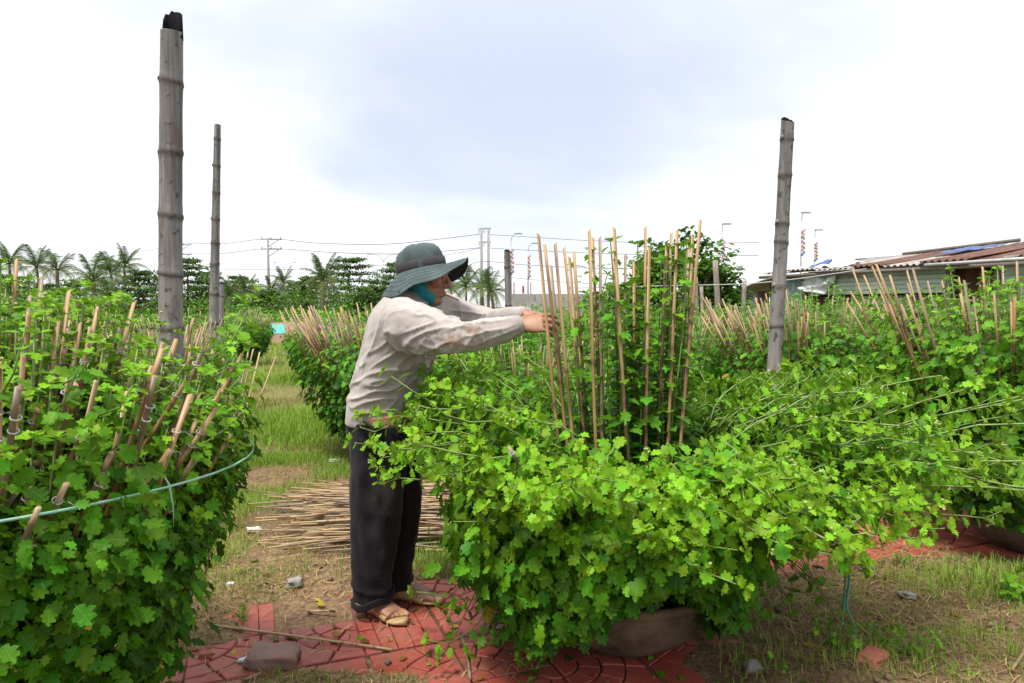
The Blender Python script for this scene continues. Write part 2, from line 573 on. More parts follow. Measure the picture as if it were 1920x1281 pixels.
M['ground'] = ground_mat()
xs = axis([(-900, -60, 6), (-60, -12, 12), (-12, -2.6, 40), (-2.6, 3.6, 230), (3.6, 14, 40), (14, 60, 12), (60, 900, 6)])
ys = axis([(-60, -2, 6), (-2, 1.4, 12), (1.4, 4.6, 125), (4.6, 14, 60), (14, 60, 16), (60, 1800, 8)])
GX, GY = np.meshgrid(xs, ys)
GZ = ground_z(GX, GY)
gv, gt, gq = grid_faces(np.stack((GX, GY, GZ), -1).reshape(-1, 3), len(ys), len(xs), False)
ground = tag(link('ground', fast_mesh('ground', gv, gt, gq[:, [0, 1, 2, 3]], [M['ground']])), 'bare earth with dry straw and patchy grass', None, None, 'structure')


def tile_mat():
    m, nt, b, out = new_mat('red_paving_tile')
    tc = N(nt, 'ShaderNodeTexCoord')
    geo = N(nt, 'ShaderNodeNewGeometry')
    oi = N(nt, 'ShaderNodeObjectInfo')
    n1 = N(nt, 'ShaderNodeTexNoise', inp={'Scale': 3.2, 'Detail': 7.0, 'Roughness': 0.65})
    L(nt, geo.outputs['Position'], n1.inputs['Vector'])
    n2 = N(nt, 'ShaderNodeTexNoise', inp={'Scale': 70.0, 'Detail': 5.0, 'Roughness': 0.7})
    L(nt, geo.outputs['Position'], n2.inputs['Vector'])
    c = ramp(nt, [(0.28, (0.22, 0.032, 0.02)), (0.5, (0.36, 0.075, 0.05)), (0.72, (0.45, 0.15, 0.11))], n1.outputs[0]).outputs[0]
    c = mixc(nt, 0.45, c, ramp(nt, [(0.3, (0.15, 0.02, 0.012)), (0.7, (0.37, 0.085, 0.055))], n2.outputs[0]).outputs[0])
    hs = N(nt, 'ShaderNodeHueSaturation')
    L(nt, math_node(nt, 'ADD', 0.78, math_node(nt, 'MULTIPLY', oi.outputs['Random'], 0.4)), hs.inputs['Value'])
    L(nt, c, hs.inputs['Color'])
    n3 = N(nt, 'ShaderNodeTexNoise', inp={'Scale': 8.0, 'Detail': 9.0, 'Roughness': 0.75})
    L(nt, geo.outputs['Position'], n3.inputs['Vector'])
    dm = ramp(nt, [(0.52, 0.0), (0.68, 0.85)], n3.outputs[0])
    c = mixc(nt, dm.outputs[0], hs.outputs[0], (0.14, 0.08, 0.05))
    L(nt, c, b.inputs['Base Color'])
    L(nt, ramp(nt, [(0.3, 0.35), (0.6, 0.7)], n1.outputs[0]).outputs[0], b.inputs['Roughness'])
    bp = N(nt, 'ShaderNodeBump', inp={'Strength': 0.5, 'Distance': 0.002})
    L(nt, n2.outputs[0], bp.inputs['Height']); L(nt, bp.outputs[0], b.inputs['Normal'])
    return m


M['tile'] = tile_mat()
M['tile_joint'] = simple('dirty_joint', (0.16, 0.09, 0.06), 0.95, 0.4, 60, 0.5)


def prism(g, poly, z0, z1, inset=0.004, m=0):
    """a moulded brick: polygon with a small chamfer"""
    poly = np.asarray(poly, float)
    c = poly.mean(0)
    n = len(poly)
    d = unit(c - poly)
    a = poly + d * inset
    t = poly + d * (inset + 0.004)
    V = np.concatenate((np.c_[a, np.full(n, z0)], np.c_[a, np.full(n, z1 - 0.004)], np.c_[t, np.full(n, z1)], [[c[0], c[1], z1]]))
    Q, T = [], []
    for i in range(n):
        j = (i + 1) % n
        Q.append((i, j, n + j, n + i)); Q.append((n + i, n + j, 2 * n + j, 2 * n + i))
        T.append((2 * n + i, 2 * n + j, 3 * n))
    g.add(V, T, Q, m)


def arc_pt(r, a):
    return (r * math.cos(a), r * math.sin(a))


def tile_fan(seed):
    rr = np.random.default_rng(seed)
    g = Geo()
    s = TILE - 0.006
    z0, z1 = -0.02, 0.0
    prism(g, [(0, 0)] + [arc_pt(0.085, a) for a in np.linspace(0, math.pi / 2, 5)], z0, z1 + rr.normal(0, .0006))
    for r0, r1, k in ((0.085, 0.165, 3), (0.165, 0.25, 4)):
        an = np.linspace(0, math.pi / 2, k + 1)
        for i in range(k):
            aa = np.linspace(an[i], an[i + 1], 4)
            prism(g, [arc_pt(r0, a) for a in aa] + [arc_pt(r1, a) for a in aa[::-1]], z0, z1 + rr.normal(0, .0008))
    # outer corner pieces
    R = 0.25
    corners = [(R, 0), (s, 0), (s, 0.115)]
    th = [0.0, 0.42, math.pi / 2 - 0.42, math.pi / 2]
    p1 = [(R, 0), (s, 0), (s, 0.13), arc_pt(R, 0.42), arc_pt(R, 0.21)]
    prism(g, p1, z0, z1 + rr.normal(0, .0008))
    prism(g, [(y, x) for x, y in p1][::-1], z0, z1 + rr.normal(0, .0008))
    mid = [arc_pt(R, a) for a in np.linspace(0.42, math.pi / 2 - 0.42, 5)]
    prism(g, [(s, 0.13), (s, s), (0.13, s)] + mid[::-1], z0, z1 + rr.normal(0, .0008))
    g.add(*box((TILE / 2, TILE / 2, -0.017), (TILE - .004, TILE - .004, 0.012)), 1)
    return g.mesh('paving_tile', [M['tile'], M['tile_joint']], False, (TILE / 2, TILE / 2, 0))


def tile_bricks(seed):
    rr = np.random.default_rng(seed)
    g = Geo()
    s = TILE - 0.006
    rows = np.linspace(0, s, 6)
    for i in range(5):
        cuts = [0, s * (0.36 + 0.28 * (i % 2)), s]
        for j in range(2):
            prism(g, [(cuts[j], rows[i]), (cuts[j + 1], rows[i]), (cuts[j + 1], rows[i + 1]), (cuts[j], rows[i + 1])], -0.02, rr.normal(0, .0008), 0.0035)
    g.add(*box((TILE / 2, TILE / 2, -0.017), (TILE - .004, TILE - .004, 0.012)), 1)
    return g.mesh('paving_tile', [M['tile'], M['tile_joint']], False, (TILE / 2, TILE / 2, 0))


tiles = [tile_fan(1), tile_fan(2), tile_bricks(3)]
pave_bed = Geo()
bu = np.array([(-3.2, PAV_N0), (4.6, PAV_N0), (4.6, PAV_N1), (-3.2, PAV_N1)])
bw = np.array([(u * PU[0] + v * PV[0], u * PU[1] + v * PV[1], -0.019) for u, v in bu])
pave_bed.add(bw, None, [(0, 1, 2, 3)])
pavement = tag(link('pavement', pave_bed.mesh('pavement', [M['tile_joint']], False)), 'red patterned paving path half covered with soil', None, None, 'structure')
trng = np.random.default_rng(5)
for iu in range(-8, 15):
    for iv in range(4):
        u = (iu + 0.5) * TILE + 0.07
        v = PAV_N1 - (iv + 0.5) * TILE
        x, y = u * PU[0] + v * PV[0], u * PU[1] + v * PV[1]
        if y < 1.4 or abs(x) / max(y, .1) > 1.0:
            continue
        if iv == 0 and trng.random() < 0.12:
            continue
        o = link('tile', tiles[2] if (iu + 2 * iv) % 4 == 3 else tiles[(iu + iv) % 2], pavement, (x, y, trng.normal(0, 0.0012)))
        o.rotation_euler = (trng.normal(0, .006), trng.normal(0, .006), PAV_A + (0, math.pi / 2, math.pi, -math.pi / 2)[((iu % 2) + 2 * (iv % 2)) if (iu % 2, iv % 2) != (0, 0) else 0] + trng.normal(0, .004))

# ------------------------------------------------------------------ leaves
HALF = np.array([(0.0, 0.0), (0.018, 0.15), (.14, .17), (.29, .27), (.22, .385), (.41, .43), (.47, .57), (.29, .62), (.37, .72), (.31, .85), (.165, .83), (.12, .96)])
MID = np.array([(0, .385), (0, .62), (0, .83), (0, 1.0)])


def leaf_hi(seed, bend):
    rr = np.random.default_rng(seed)
    V, idx = [], {}
    for sgn in (1, -1):
        jit = 1 + rr.normal(0, .07, len(HALF))
        for i, (x, y) in enumerate(HALF):
            if i == 0 and sgn == -1:
                idx[(0, -1)] = idx[(0, 1)]; continue
            idx[(i, sgn)] = len(V)
            V.append((sgn * x * jit[i], y + rr.normal(0, .012) * (i > 1)))
    for k, (x, y) in enumerate(MID):
        idx[('m', k)] = len(V); V.append((x, y))
    T = [(idx[(0, 1)], idx[(1, 1)], idx[(1, -1)]), (idx[('m', 0)], idx[(1, -1)], idx[(1, 1)])]
    tl = [('m0', 1, 2), ('m0', 2, 3), ('m0', 3, 4), ('m1', 'm0', 4), ('m1', 4, 5), ('m1', 5, 6), ('m1', 6, 7), ('m2', 'm1', 7), ('m2', 7, 8), ('m2', 8, 9), ('m2', 9, 10), ('m3', 'm2', 10), ('m3', 10, 11)]
    g = lambda a, s: idx[('m', int(a[1]))] if isinstance(a, str) else idx[(a, s)]
    for a, b_, c in tl:
        T.append((g(a, 1), g(b_, 1), g(c, 1)))
        T.append((g(a, -1), g(c, -1), g(b_, -1)))
    V = np.array(V); V[:, 0] *= .84
    x, y = V[:, 0], V[:, 1]
    z = 0.38 * np.abs(x) - 0.45 * x * x - bend * y * y + rr.normal(0, .018, len(V)) * (y > .16)
    return np.c_[x, y, z], np.array(T)


def leaf_lo(seed, bend):
    rr = np.random.default_rng(seed)
    h = [(0, 0), (.26, .27), (.2, .4), (.44, .55), (.28, .66), (.26, .86), (0, 1)]
    V = [(0, 0, 0), (0, .45, 0), (0, 1, 0)] + [(s * x, y + rr.normal(0, .02), 0) for s in (1, -1) for x, y in h[1:-1]]
    T = [(1, 0, 3), (1, 3, 4), (1, 4, 5), (1, 5, 6), (1, 6, 7), (1, 7, 2), (1, 8, 0), (1, 9, 8), (1, 10, 9), (1, 11, 10), (1, 12, 11), (1, 2, 12)]
    V = np.array(V, float)
    V[:, 2] = 0.3 * np.abs(V[:, 0]) - bend * V[:, 1] ** 2
    return V, np.array(T)


def leaf_min(seed, bend):
    V = np.array([(0, 0, 0), (.32, .5, .06), (0, 1, -bend), (-.32, .5, .06)], float)
    return V, np.array([(0, 1, 3), (1, 2, 3)])


LEAF_HI = [leaf_hi(1, .12), leaf_hi(2, .3), leaf_hi(3, .5), leaf_hi(4, -.08), leaf_hi(5, .75)]
LEAF_LO = [leaf_lo(5, .15), leaf_lo(6, .4)]
LEAF_MIN = [leaf_min(7, .2)]


class Leaves:
    def __init__(s):
        s.P, s.D, s.Nn, s.S, s.A = [], [], [], [], []

    def add(s, P, D, Nn, S, A):
        D = unit(np.atleast_2d(D)); n = len(D)
        P = np.broadcast_to(np.atleast_2d(P), (n, 3)); Nn = np.broadcast_to(np.atleast_2d(Nn), (n, 3))
        Nn = unit(Nn - D * np.sum(Nn * D, 1, keepdims=True))
        s.P.append(P); s.D.append(D); s.Nn.append(Nn)
        s.S.append(np.broadcast_to(np.asarray(S, float), (n,)).copy()); s.A.append(np.broadcast_to(np.asarray(A, float), (n,)).copy())

    def arrays(s):
        return [np.concatenate(a) for a in (s.P, s.D, s.Nn, s.S, s.A)]


LEAF_OBJ = {}


def leaf_object_mesh(var, age):
    key = (var, age)
    if key not in LEAF_OBJ:
        V, T = LEAF_HI[var]
        me = fast_mesh('leaf', V, T, np.zeros((0, 4), int), [M['leaf']])
        attr_f(me, 'age', np.full(len(V), age)); attr_f(me, 'tint', np.zeros(len(V))); attr_v(me, 'lc', V)
        LEAF_OBJ[key] = me
    return LEAF_OBJ[key]


def rank_visible(P, D, S):
    """how much of each leaf the camera sees, roughly"""
    C = P + D * (S[:, None] * .55) - np.array((0, 0, CAM_H))
    s_, c_ = math.sin(PITCH), math.cos(PITCH)
    dz = C[:, 1] * c_ - C[:, 2] * s_
    up = C[:, 1] * s_ + C[:, 2] * c_
    dz = np.maximum(dz, .05)
    W_, H_ = 480, 320
    px = W_ / 2 + C[:, 0] / dz * 320
    py = H_ / 2 - up / dz * 320
    rad = np.maximum(S * .33 / dz * 320, .8)
    zb = np.full((H_, W_), 1e9); ib = np.full((H_, W_), -1)
    for i in np.argsort(-dz):
        x0, x1 = int(max(px[i] - rad[i], 0)), int(min(px[i] + rad[i] + 1, W_))
        y0, y1 = int(max(py[i] - rad[i], 0)), int(min(py[i] + rad[i] + 1, H_))
        if x1 > x0 and y1 > y0:
            ib[y0:y1, x0:x1] = i
    return np.bincount(ib[ib >= 0], minlength=len(P))


def build_leaves(LS, parent, origin, tpl, mat, name='foliage', nparts=0, seed=0, lc=True):
    rr = np.random.default_rng(seed + 99)
    P, D, Nn, S, A = LS.arrays()
    P = P - np.asarray(origin)
    X = np.cross(D, Nn)
    keep = np.ones(len(P), bool)
    if nparts:
        vis = rank_visible(P + np.asarray(origin), D, S)
        top = np.argsort(-vis)[:nparts]
        top = top[vis[top] > 0]
        keep[top] = False
        for i in top:
            var = int(rr.integers(len(LEAF_HI)))
            age = min((0.0, 0.12, 0.25, 0.4, 0.55, 0.7, 0.9), key=lambda q: abs(q - A[i]))
            o = link('leaf', leaf_object_mesh(var, age), parent)
            mt = Matrix((X[i] * S[i], D[i] * S[i], Nn[i] * S[i])).transposed().to_4x4()
            mt.translation = Vector(P[i])
            o.matrix_local = mt
    Vs, Ts, ag, ti, lcs, n = [], [], [], [], [], 0
    var = rr.integers(len(tpl), size=len(P))
    for v, (tv, tt) in enumerate(tpl):
        k = np.where(keep & (var == v))[0]
        if not len(k):
            continue
        B = np.stack((X[k], D[k], Nn[k]), 1) * S[k][:, None, None]
        VV = np.einsum('vi,nij->nvj', tv, B) + P[k][:, None, :]
        TT = tt[None] + (np.arange(len(k)) * len(tv))[:, None, None] + n
        Vs.append(VV.reshape(-1, 3)); Ts.append(TT.reshape(-1, 3)); n += VV.shape[0] * VV.shape[1]
        ag.append(np.repeat(A[k], len(tv))); ti.append(np.repeat(rr.random(len(k)), len(tv)))
        if lc:
            lcs.append(np.tile(tv, (len(k), 1)))
    me = fast_mesh(name, np.concatenate(Vs), np.concatenate(Ts), np.zeros((0, 4), int), [mat])
    attr_f(me, 'age', np.concatenate(ag)); attr_f(me, 'tint', np.concatenate(ti))
    if lc:
        attr_v(me, 'lc', np.concatenate(lcs))
    o = link(name, me, parent)
    if parent is not None:
        o['kind'] = 'stuff'
    return o


def shoot(LS, path, rr, spacing=.028, s0=.055, s1=.03, start=.35, a0=.45, a1=.08, tip=6, droop=.35, buds=None, spread=1.0):
    P = np.asarray(path, float)
    seg = np.linalg.norm(np.diff(P, axis=0), axis=1)
    cum = np.r_[0, np.cumsum(seg)]
    Ln = cum[-1]
    n = max(3, int(Ln * (1 - start) / spacing))
    f = np.linspace(start, 0.985, n)
    pos = np.stack([np.interp(f * Ln, cum, P[:, k]) for k in range(3)], 1)
    ta = unit(np.stack([np.interp(f * Ln, cum, np.gradient(P[:, k])) for k in range(3)], 1))
    ref = unit(np.cross(ta, UP + rr.normal(0, .01, 3)))
    b = np.cross(ref, ta)
    an = np.arange(n) * 2.3999 + rr.random() * 6.3 + rr.normal(0, .3, n)
    rad = np.cos(an)[:, None] * ref + np.sin(an)[:, None] * b
    th = np.radians(rr.uniform(48, 78, n))[:, None] * spread
    d = rad * np.sin(th) + ta * np.cos(th)
    d[:, 2] -= droop * rr.uniform(.2, 1.3, n)
    nn = ta * .6 + UP * .9 + rr.normal(0, .25, (n, 3))
    g = (f - start) / (1 - start)
    s = (s0 + (s1 - s0) * g ** 1.3) * rr.uniform(.75, 1.2, n)
    ag = np.clip(a0 + (a1 - a0) * g + rr.normal(0, .07, n), 0, .7)
    LS.add(pos + rad * .003, d, nn, s, ag)
    if tip:
        e = P[-1]; t = unit(P[-1] - P[-2])
        rf = unit(np.cross(t, UP + rr.normal(0, .05, 3))); bb = np.cross(rf, t)
        an = np.arange(tip) * 2.3999 + rr.random() * 6
        rad = np.cos(an)[:, None] * rf + np.sin(an)[:, None] * bb
        th = np.radians(np.linspace(72, 25, tip))[:, None]
        LS.add(e - t * .004, rad * np.sin(th) + t * np.cos(th), t + rr.normal(0, .15, (tip, 3)), np.linspace(s1 * 1.15, s1 * .6, tip) * rr.uniform(.8, 1.2, tip), np.clip(a1 + rr.normal(0, .05, tip), 0, .3))
        if buds is not None and rr.random() < .22:
            for _ in range(rr.integers(2, 5)):
                buds.append((e + t * .012 + rr.normal(0, .008, 3), rr.uniform(.0035, .006)))


def shell_leaves(LS, c, Rf, z0f, z1, n, s, rr, layers=(1.0, .86), age=(.3, .62), hang=.7, wobble=.06):
    ph = rr.random(8) * 6.28
    for li, lay in enumerate(layers):
        m = n if li == 0 else n // 2
        th = rr.random(m) * 2 * math.pi
        lo = z0f(th)
        q_ = rr.random(m) ** .8
        q_ = np.where((q_ > .7) & (rr.random(m) < (q_ - .7) / .3), rr.random(m) * .7, q_)
        z = lo + (z1 - lo) * q_
        lump = 1 + wobble * (np.sin(th * 5 + ph[0] + z * 6) + np.sin(th * 9 + ph[1] - z * 11) * .7 + np.sin(th * 3 + ph[2]) * .6)
        R = Rf(z, th) * lump * lay * (1 - .10 * np.clip((q_ - .7) / .3, 0, 1)) + rr.normal(0, .03, m)
        o = np.stack((np.cos(th), np.sin(th), np.zeros(m)), 1)
        tg = np.stack((-np.sin(th), np.cos(th), np.zeros(m)), 1)
        p = np.asarray(c)[None] + o * R[:, None]
        p[:, 2] = z
        d = o * rr.uniform(.15, .9, m)[:, None] - UP * (rr.uniform(.0, 1.0, m) * hang + .05)[:, None] + tg * rr.normal(0, .55, m)[:, None]
        nn = o * rr.uniform(.6, 1.2, m)[:, None] + UP * rr.uniform(.1, .95, m)[:, None] + tg * rr.normal(0, .3, m)[:, None]
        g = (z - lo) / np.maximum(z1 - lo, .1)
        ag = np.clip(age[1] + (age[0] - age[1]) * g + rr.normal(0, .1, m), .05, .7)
        yl = rr.random(m) < .007
        ag[yl] = .9
        LS.add(p, d, nn, s * rr.uniform(.45, 1.32, m), ag)


# ------------------------------------------------------------------ stakes
def stake_mesh(seed, mat, r=.0065, ties=False, rnodes=4, split=False):
    rr = np.random.default_rng(seed)
    k = 7
    zs = [0.0]
    nodes = np.sort(rr.uniform(.08, .95, rnodes))
    for q in nodes:
        zs += [q - .012, q - .003, q + .003, q + .012]
    zs += [.5, 1.0]
    zs = np.array(sorted(zs))
    rad, nb = [], []
    for z in zs:
        dn = np.min(np.abs(nodes - z))
        rad.append(r * (1.22 if dn < .004 else (1.03 if dn < .02 else 1.0)) * (1 - .12 * z))
        nb.append(1.0 if dn < .004 else (.5 if dn < .014 else 0.0))
    P = np.c_[.004 * np.sin(zs * 4 + rr.random() * 6) * 1, .004 * np.sin(zs * 3 + rr.random() * 6), zs]
    V, T, Q = tube(P, rad, k)
    V = V.copy()
    V[-k:, 2] += V[-k:, 0] * rr.uniform(-1.2, 1.2)
    g = Geo(); g.add(V, T, Q)
    band = list(np.repeat(nb, k))
    if ties:
        for q in rr.uniform(.35, .93, 2):
            for dz in (0, .004):
                a = np.linspace(0, 2 * math.pi, 9)
                ring = np.c_[np.cos(a) * r * 1.5 + .002, np.sin(a) * r * 1.35, q + dz + .003 * np.sin(a)]
                tv, tt, tq = tube(ring, .0011, 4)
                g.add(tv, tt, tq, 1); band += [0] * len(tv)
            if rr.random() < .7:
                tv, tt, tq = tube([(r, 0, q), (r + .012, .008, q + .006), (r + .03 * rr.random() + .01, .01, q - .004)], .001, 4)
                g.add(tv, tt, tq, 1); band += [0] * len(tv)
    me = g.mesh('stake', [mat, M['wire']], True)
    attr_f(me, 'nodeband', band)
    return me


STAKES = [stake_mesh(20 + i, M['stake'], .0063) for i in range(5)]
STAKES_TIED = [stake_mesh(30 + i, M['stake'], .0056 + .0004 * (i % 3), True) for i in range(6)]
STICKS = [stake_mesh(40 + i, M['stick_pale'], .0052, False, 5) for i in range(6)]


def place_stick(o, a, b):
    a, b = Vector([float(v) for v in a]), Vector([float(v) for v in b])
    d = b - a
    q = Vector((0, 0, 1)).rotation_difference(d.normalized())
    o.location = a
    o.rotation_mode = 'QUATERNION'
    o.rotation_quaternion = q
    o.scale = (1, 1, d.length)
    return o


def pot_mesh(R, h, seed=0, r0=.6):
    prof = [(0.0, 0.0), (R * r0 * .9, 0.0), (R * r0, .012), (R * (r0 + .22 * (1 - r0) / .4), h * .3), (R * .9, h * .62), (R * .955, h * .8), (R * .93, h * .84), (R * 1.0, h * .87), (R * 1.015, h * .96), (R * .99, h), (R * .93, h), (R * .91, h * .88), (0.0, h * .86)]
    V, T, Q = lathe(prof, 36)
    return Geo().add(V, T, Q)


M['pot'] = simple('old_cement_pot', (0.20, 0.135, 0.085), 0.9, 0.4, 7, 0.8, 60, col2=(0.05, 0.033, 0.022))
M['soil'] = simple('potting_soil', (0.10, 0.07, 0.045), 0.95, 0.4, 40, 1.0, bdist=.02)


def add_buds(buds, parent, origin):
    if not buds:
        return
    g = Geo()
    for p, r in buds:
        g.add(*ellipsoid(p - np.asarray(origin), (r, r, r * .85), None, 5, 6))
    o = link('flower_buds', g.mesh('flower_buds', [M['bud']]), parent)
    o['kind'] = 'stuff'


def dense_bush(c, Rb, Rt, H, label, group, seed, n_shell=2600, n_shoot=90, n_stake=36, leaf=.05, lod=1, nparts=0, stake_out=.5, stake_len=(0.05, .28), pot=(.3, .24), pale=False, lean=(0, 0), thin=1.0, stake_side=None, name='potted_chrysanthemum', tied=False, tips=True, shell_top=.9, dome=.14, zb=None, tipage=.1, flare=1.0, sl=1.15, sp=.019, n_side=0, fan=0, fan_out=(1.12, 1.34), fan_top=(.9, 1.07), fan_w=.55):
    rr = np.random.default_rng(seed)
    c = np.array((c[0], c[1], 0.0))
    root = thing(name, c, label, 'potted plant', group)
    link('pot', pot_mesh(pot[0], pot[1]).mesh('pot', [M['pot']]), root)
    LS = Leaves()
    zb = pot[1] * .8 if zb is None else zb
    Rf = lambda z, th: Rb + (Rt - Rb) * np.sin(np.clip((z - zb) / max(H * .88 - zb, .1), 0, 1) * math.pi / 2) * (1 - .16 * np.clip((z - H * .8) / (H * .2), 0, 1))
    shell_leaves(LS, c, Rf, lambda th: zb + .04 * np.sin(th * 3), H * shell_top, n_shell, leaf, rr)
    stems, buds = Geo(), []
    for i in range(n_shoot):
        u = math.sqrt((i + .5) / n_shoot); th = i * 2.39996 + rr.normal(0, .15)
        o = np.array((math.cos(th), math.sin(th), 0))
        zt = H * (1 - dome * u ** 2.4) + rr.normal(.02, .055)
        p3 = c + o * Rt * u * rr.uniform(.92, 1.02) + UP * zt + np.array((lean[0], lean[1], 0)) * .1
        p0 = c + o * Rb * .55 * u + UP * zb
        p1 = p0 + o * (Rt * u * .25) + UP * (zt - zb) * .35
        p2 = p3 - UP * (zt - zb) * .33 - o * (Rt * u * .1)
        t = np.linspace(0, 1, 9)[:, None]
        path = (1 - t) ** 3 * p0 + 3 * t * (1 - t) ** 2 * p1 + 3 * t * t * (1 - t) * p2 + t ** 3 * p3
        shoot(LS, path, rr, spacing=(sp if lod == 0 else .03) / thin, s0=leaf * sl, s1=leaf * .55 * sl, start=.52 - .15 * u, a0=.55, a1=tipage, tip=6 if lod == 0 else 4, buds=buds if lod == 0 else None)
        if lod < 2:
            stems.add(*tube(path[::2], np.linspace(.0042, .0025, 5), 4 if lod else 5))
    for i in range(n_side):      # shoots that break out of the flank and turn up
        th = rr.random() * 2 * math.pi
        o = np.array((math.cos(th), math.sin(th), 0)); sdv_ = np.array((-math.sin(th), math.cos(th), 0))
        z0 = zb + (H * .86 - zb) * rr.random() ** .8
        R0 = float(Rf(np.array(z0), th))
        ln = rr.uniform(.10, .22)
        p0 = c + o * R0 * .86 + UP * z0
        p3 = c + o * (R0 + rr.uniform(.0, .06)) + sdv_ * rr.normal(0, .04) + UP * (z0 + ln * rr.uniform(.3, 1.0))
        path = spline([p0, (p0 + p3) / 2 + o * .03 - UP * .015, p3], 6)
        shoot(LS, path, rr, .02 if lod == 0 else .032, leaf * 1.1, leaf * .6, .15, .5 - .2 * (z0 / H), .16, 6 if lod == 0 else 4, .3)
        if lod == 0:
            stems.add(*tube(path[::2], .002, 4))
    build_leaves(LS, root, c, LEAF_HI if lod == 0 else (LEAF_LO if lod == 1 else LEAF_MIN), M['leaf'] if lod == 0 else M['leaf_far'], nparts=nparts, seed=seed, lc=lod == 0)
    if lod < 2:
        o = link('stems', stems.mesh('stems', [M['stem']], True, c), root); o['kind'] = 'stuff'
    add_buds(buds, root, c)
    pool = STICKS if pale else (STAKES_TIED if tied else STAKES)
    for i in range(n_stake):
        u = math.sqrt((i + .5) / n_stake); th = i * 2.39996 + rr.normal(0, .25)
        if stake_side is not None and rr.random() < (.65 if fan_w < .9 else 0):
            th = stake_side + rr.normal(0, .75)
        o = np.array((math.cos(th), math.sin(th), 0))
        zt = H * (1 - dome * u ** 2.4) + rr.uniform(*stake_len)
        a = o * Rb * .6 * u + UP * zb * .9
        b_ = o * (Rt * u * rr.uniform(.85, 1.04) * flare + stake_out * u * max(zt - H, 0)) + UP * zt + np.array((rr.normal(0, .03), rr.normal(0, .03), 0))
        place_stick(link('stake', pool[int(rr.integers(len(pool)))], root), a, b_)
    for i in range(fan):         # canes that lean out of the flank facing the path
        th = (stake_side or 0) + rr.normal(0, fan_w)
        o = np.array((math.cos(th), math.sin(th), 0)); sdv_ = np.array((-math.sin(th), math.cos(th), 0))
        k_ = rr.uniform(.75, 1.05)
        a = o * Rt * .74 * k_ + UP * H * rr.uniform(.42, .55)
        b_ = o * Rt * rr.uniform(*fan_out) * k_ + sdv_ * rr.normal(0, .05) + UP * H * rr.uniform(*fan_top)
        place_stick(link('stake', pool[int(rr.integers(len(pool)))], root), a, b_)
    return root

# ------------------------------------------------------------------ bushes
G_FIELD = 'potted chrysanthemums in the field'
M['tape'] = simple('green_plastic_tape', (0.34, 0.72, 0.52), 0.35, 0.15, 60, 0.2)
M['tape_dark'] = simple('dark_green_plastic_tape', (0.05, 0.30, 0.17), 0.35, 0.15, 60, 0.2)
M['tape_blue'] = simple('blue_plastic_twine', (0.03, 0.22, 0.42), 0.4, 0.15, 60, 0.2)

LBC = (-1.42, 1.72)
left_bush = dense_bush(LBC, .42, .68, 1.30, 'large leafy chrysanthemum with tan stakes and green tape at left picture edge', G_FIELD, 101, n_shell=7600, n_shoot=250, n_stake=120, shell_top=.82, dome=.33, leaf=.043, sl=1.3, sp=.0145, n_side=360, fan=84, stake_side=-.75, fan_out=(.98, 1.12), fan_top=(.68, .90), fan_w=.95, lod=0, nparts=300, stake_out=.45, stake_len=(-.02, .10), pot=(.34, .26), tied=True)


def ribbon(P, w, th=.0006, k=None):
    """a flat strip that follows a path; its width stands upright"""
    P = np.asarray(P, float)
    t = unit(np.gradient(P, axis=0))
    side = unit(np.cross(t, np.cross(UP, t) + 1e-6)) if k is None else np.broadcast_to(np.asarray(k, float), P.shape)
    nrm = unit(np.cross(t, side))
    V = np.stack((P + side * w / 2 + nrm * th, P - side * w / 2 + nrm * th, P - side * w / 2 - nrm * th, P + side * w / 2 - nrm * th), 1).reshape(-1, 3)
    return grid_faces(V, len(P), 4, True, True)


a = np.linspace(0, 2 * math.pi, 60)
tp = np.c_[np.cos(a) * .705, np.sin(a) * .705, .875 + .03 * np.sin(a * 1 + 4.4) + .005 * np.sin(a * 7)]
tp[:, :2] *= (1 + .02 * np.sin(a * 5) + .012 * np.sin(a * 9 + 1))[:, None]
g = Geo().add(*ribbon(tp, .0055))
g.add(*ribbon([(.63, -.2, .88), (.65, -.205, .85), (.655, -.2, .80), (.65, -.19, .75)], .005))
link('tape', g.mesh('tape', [M['tape']], True), left_bush)

# --- the untied plant the man works on
CC = np.array((0.42, 2.52, 0.0))
crng = np.random.default_rng(77)
centre = thing('potted_chrysanthemum', CC, 'sprawling untied chrysanthemum in low cement pot with upright stakes in its middle', 'potted plant', G_FIELD)
pm = pot_mesh(.335, .25, 0, .5)
link('pot', pm.mesh('pot', [M['pot']]), centre)
link('soil', Geo().add(*lathe([(0.0, .235), (.15, .238), (.30, .225)], 24)).mesh('soil', [M['soil']]), centre)
LS = Leaves()
cstems, cbuds = Geo(), []


def c_low(th):
    # how far the skirt of leaves hangs: short at the front where the pot shows
    fr = np.exp(-((np.angle(np.exp(1j * (th + math.pi / 2 - .12)))) / .55) ** 2)
    return .12 + .29 * fr


def c_rad(z, th):
    q = np.clip((z - .1) / .68, 0, 1)
    return .36 + .28 * np.sin(q * math.pi / 2) + .06 * np.cos(th - math.pi)


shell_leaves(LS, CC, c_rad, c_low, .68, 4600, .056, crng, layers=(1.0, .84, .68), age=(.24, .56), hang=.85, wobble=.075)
# hanging shoots below the skirt
for i in range(46):
    th = crng.uniform(-1.0, 4.1)
    o = np.array((math.cos(th), math.sin(th), 0))
    r0 = crng.uniform(.3, .5)
    z0 = crng.uniform(.26, .42)
    ln = crng.uniform(.12, .32)
    zend = max(.03, z0 - ln * crng.uniform(.4, 1.0))
    pth = spline([CC + o * r0 + UP * z0, CC + o * (r0 + ln * .5) + UP * (z0 + .0), CC + o * (r0 + ln * .85) + UP * (zend + .03), CC + o * (r0 + ln) + UP * zend], 8)
    shoot(LS, pth, crng, .045, .05, .032, .3, .5, .25, 4, .5)
    cstems.add(*tube(pth[::2], .0022, 4))
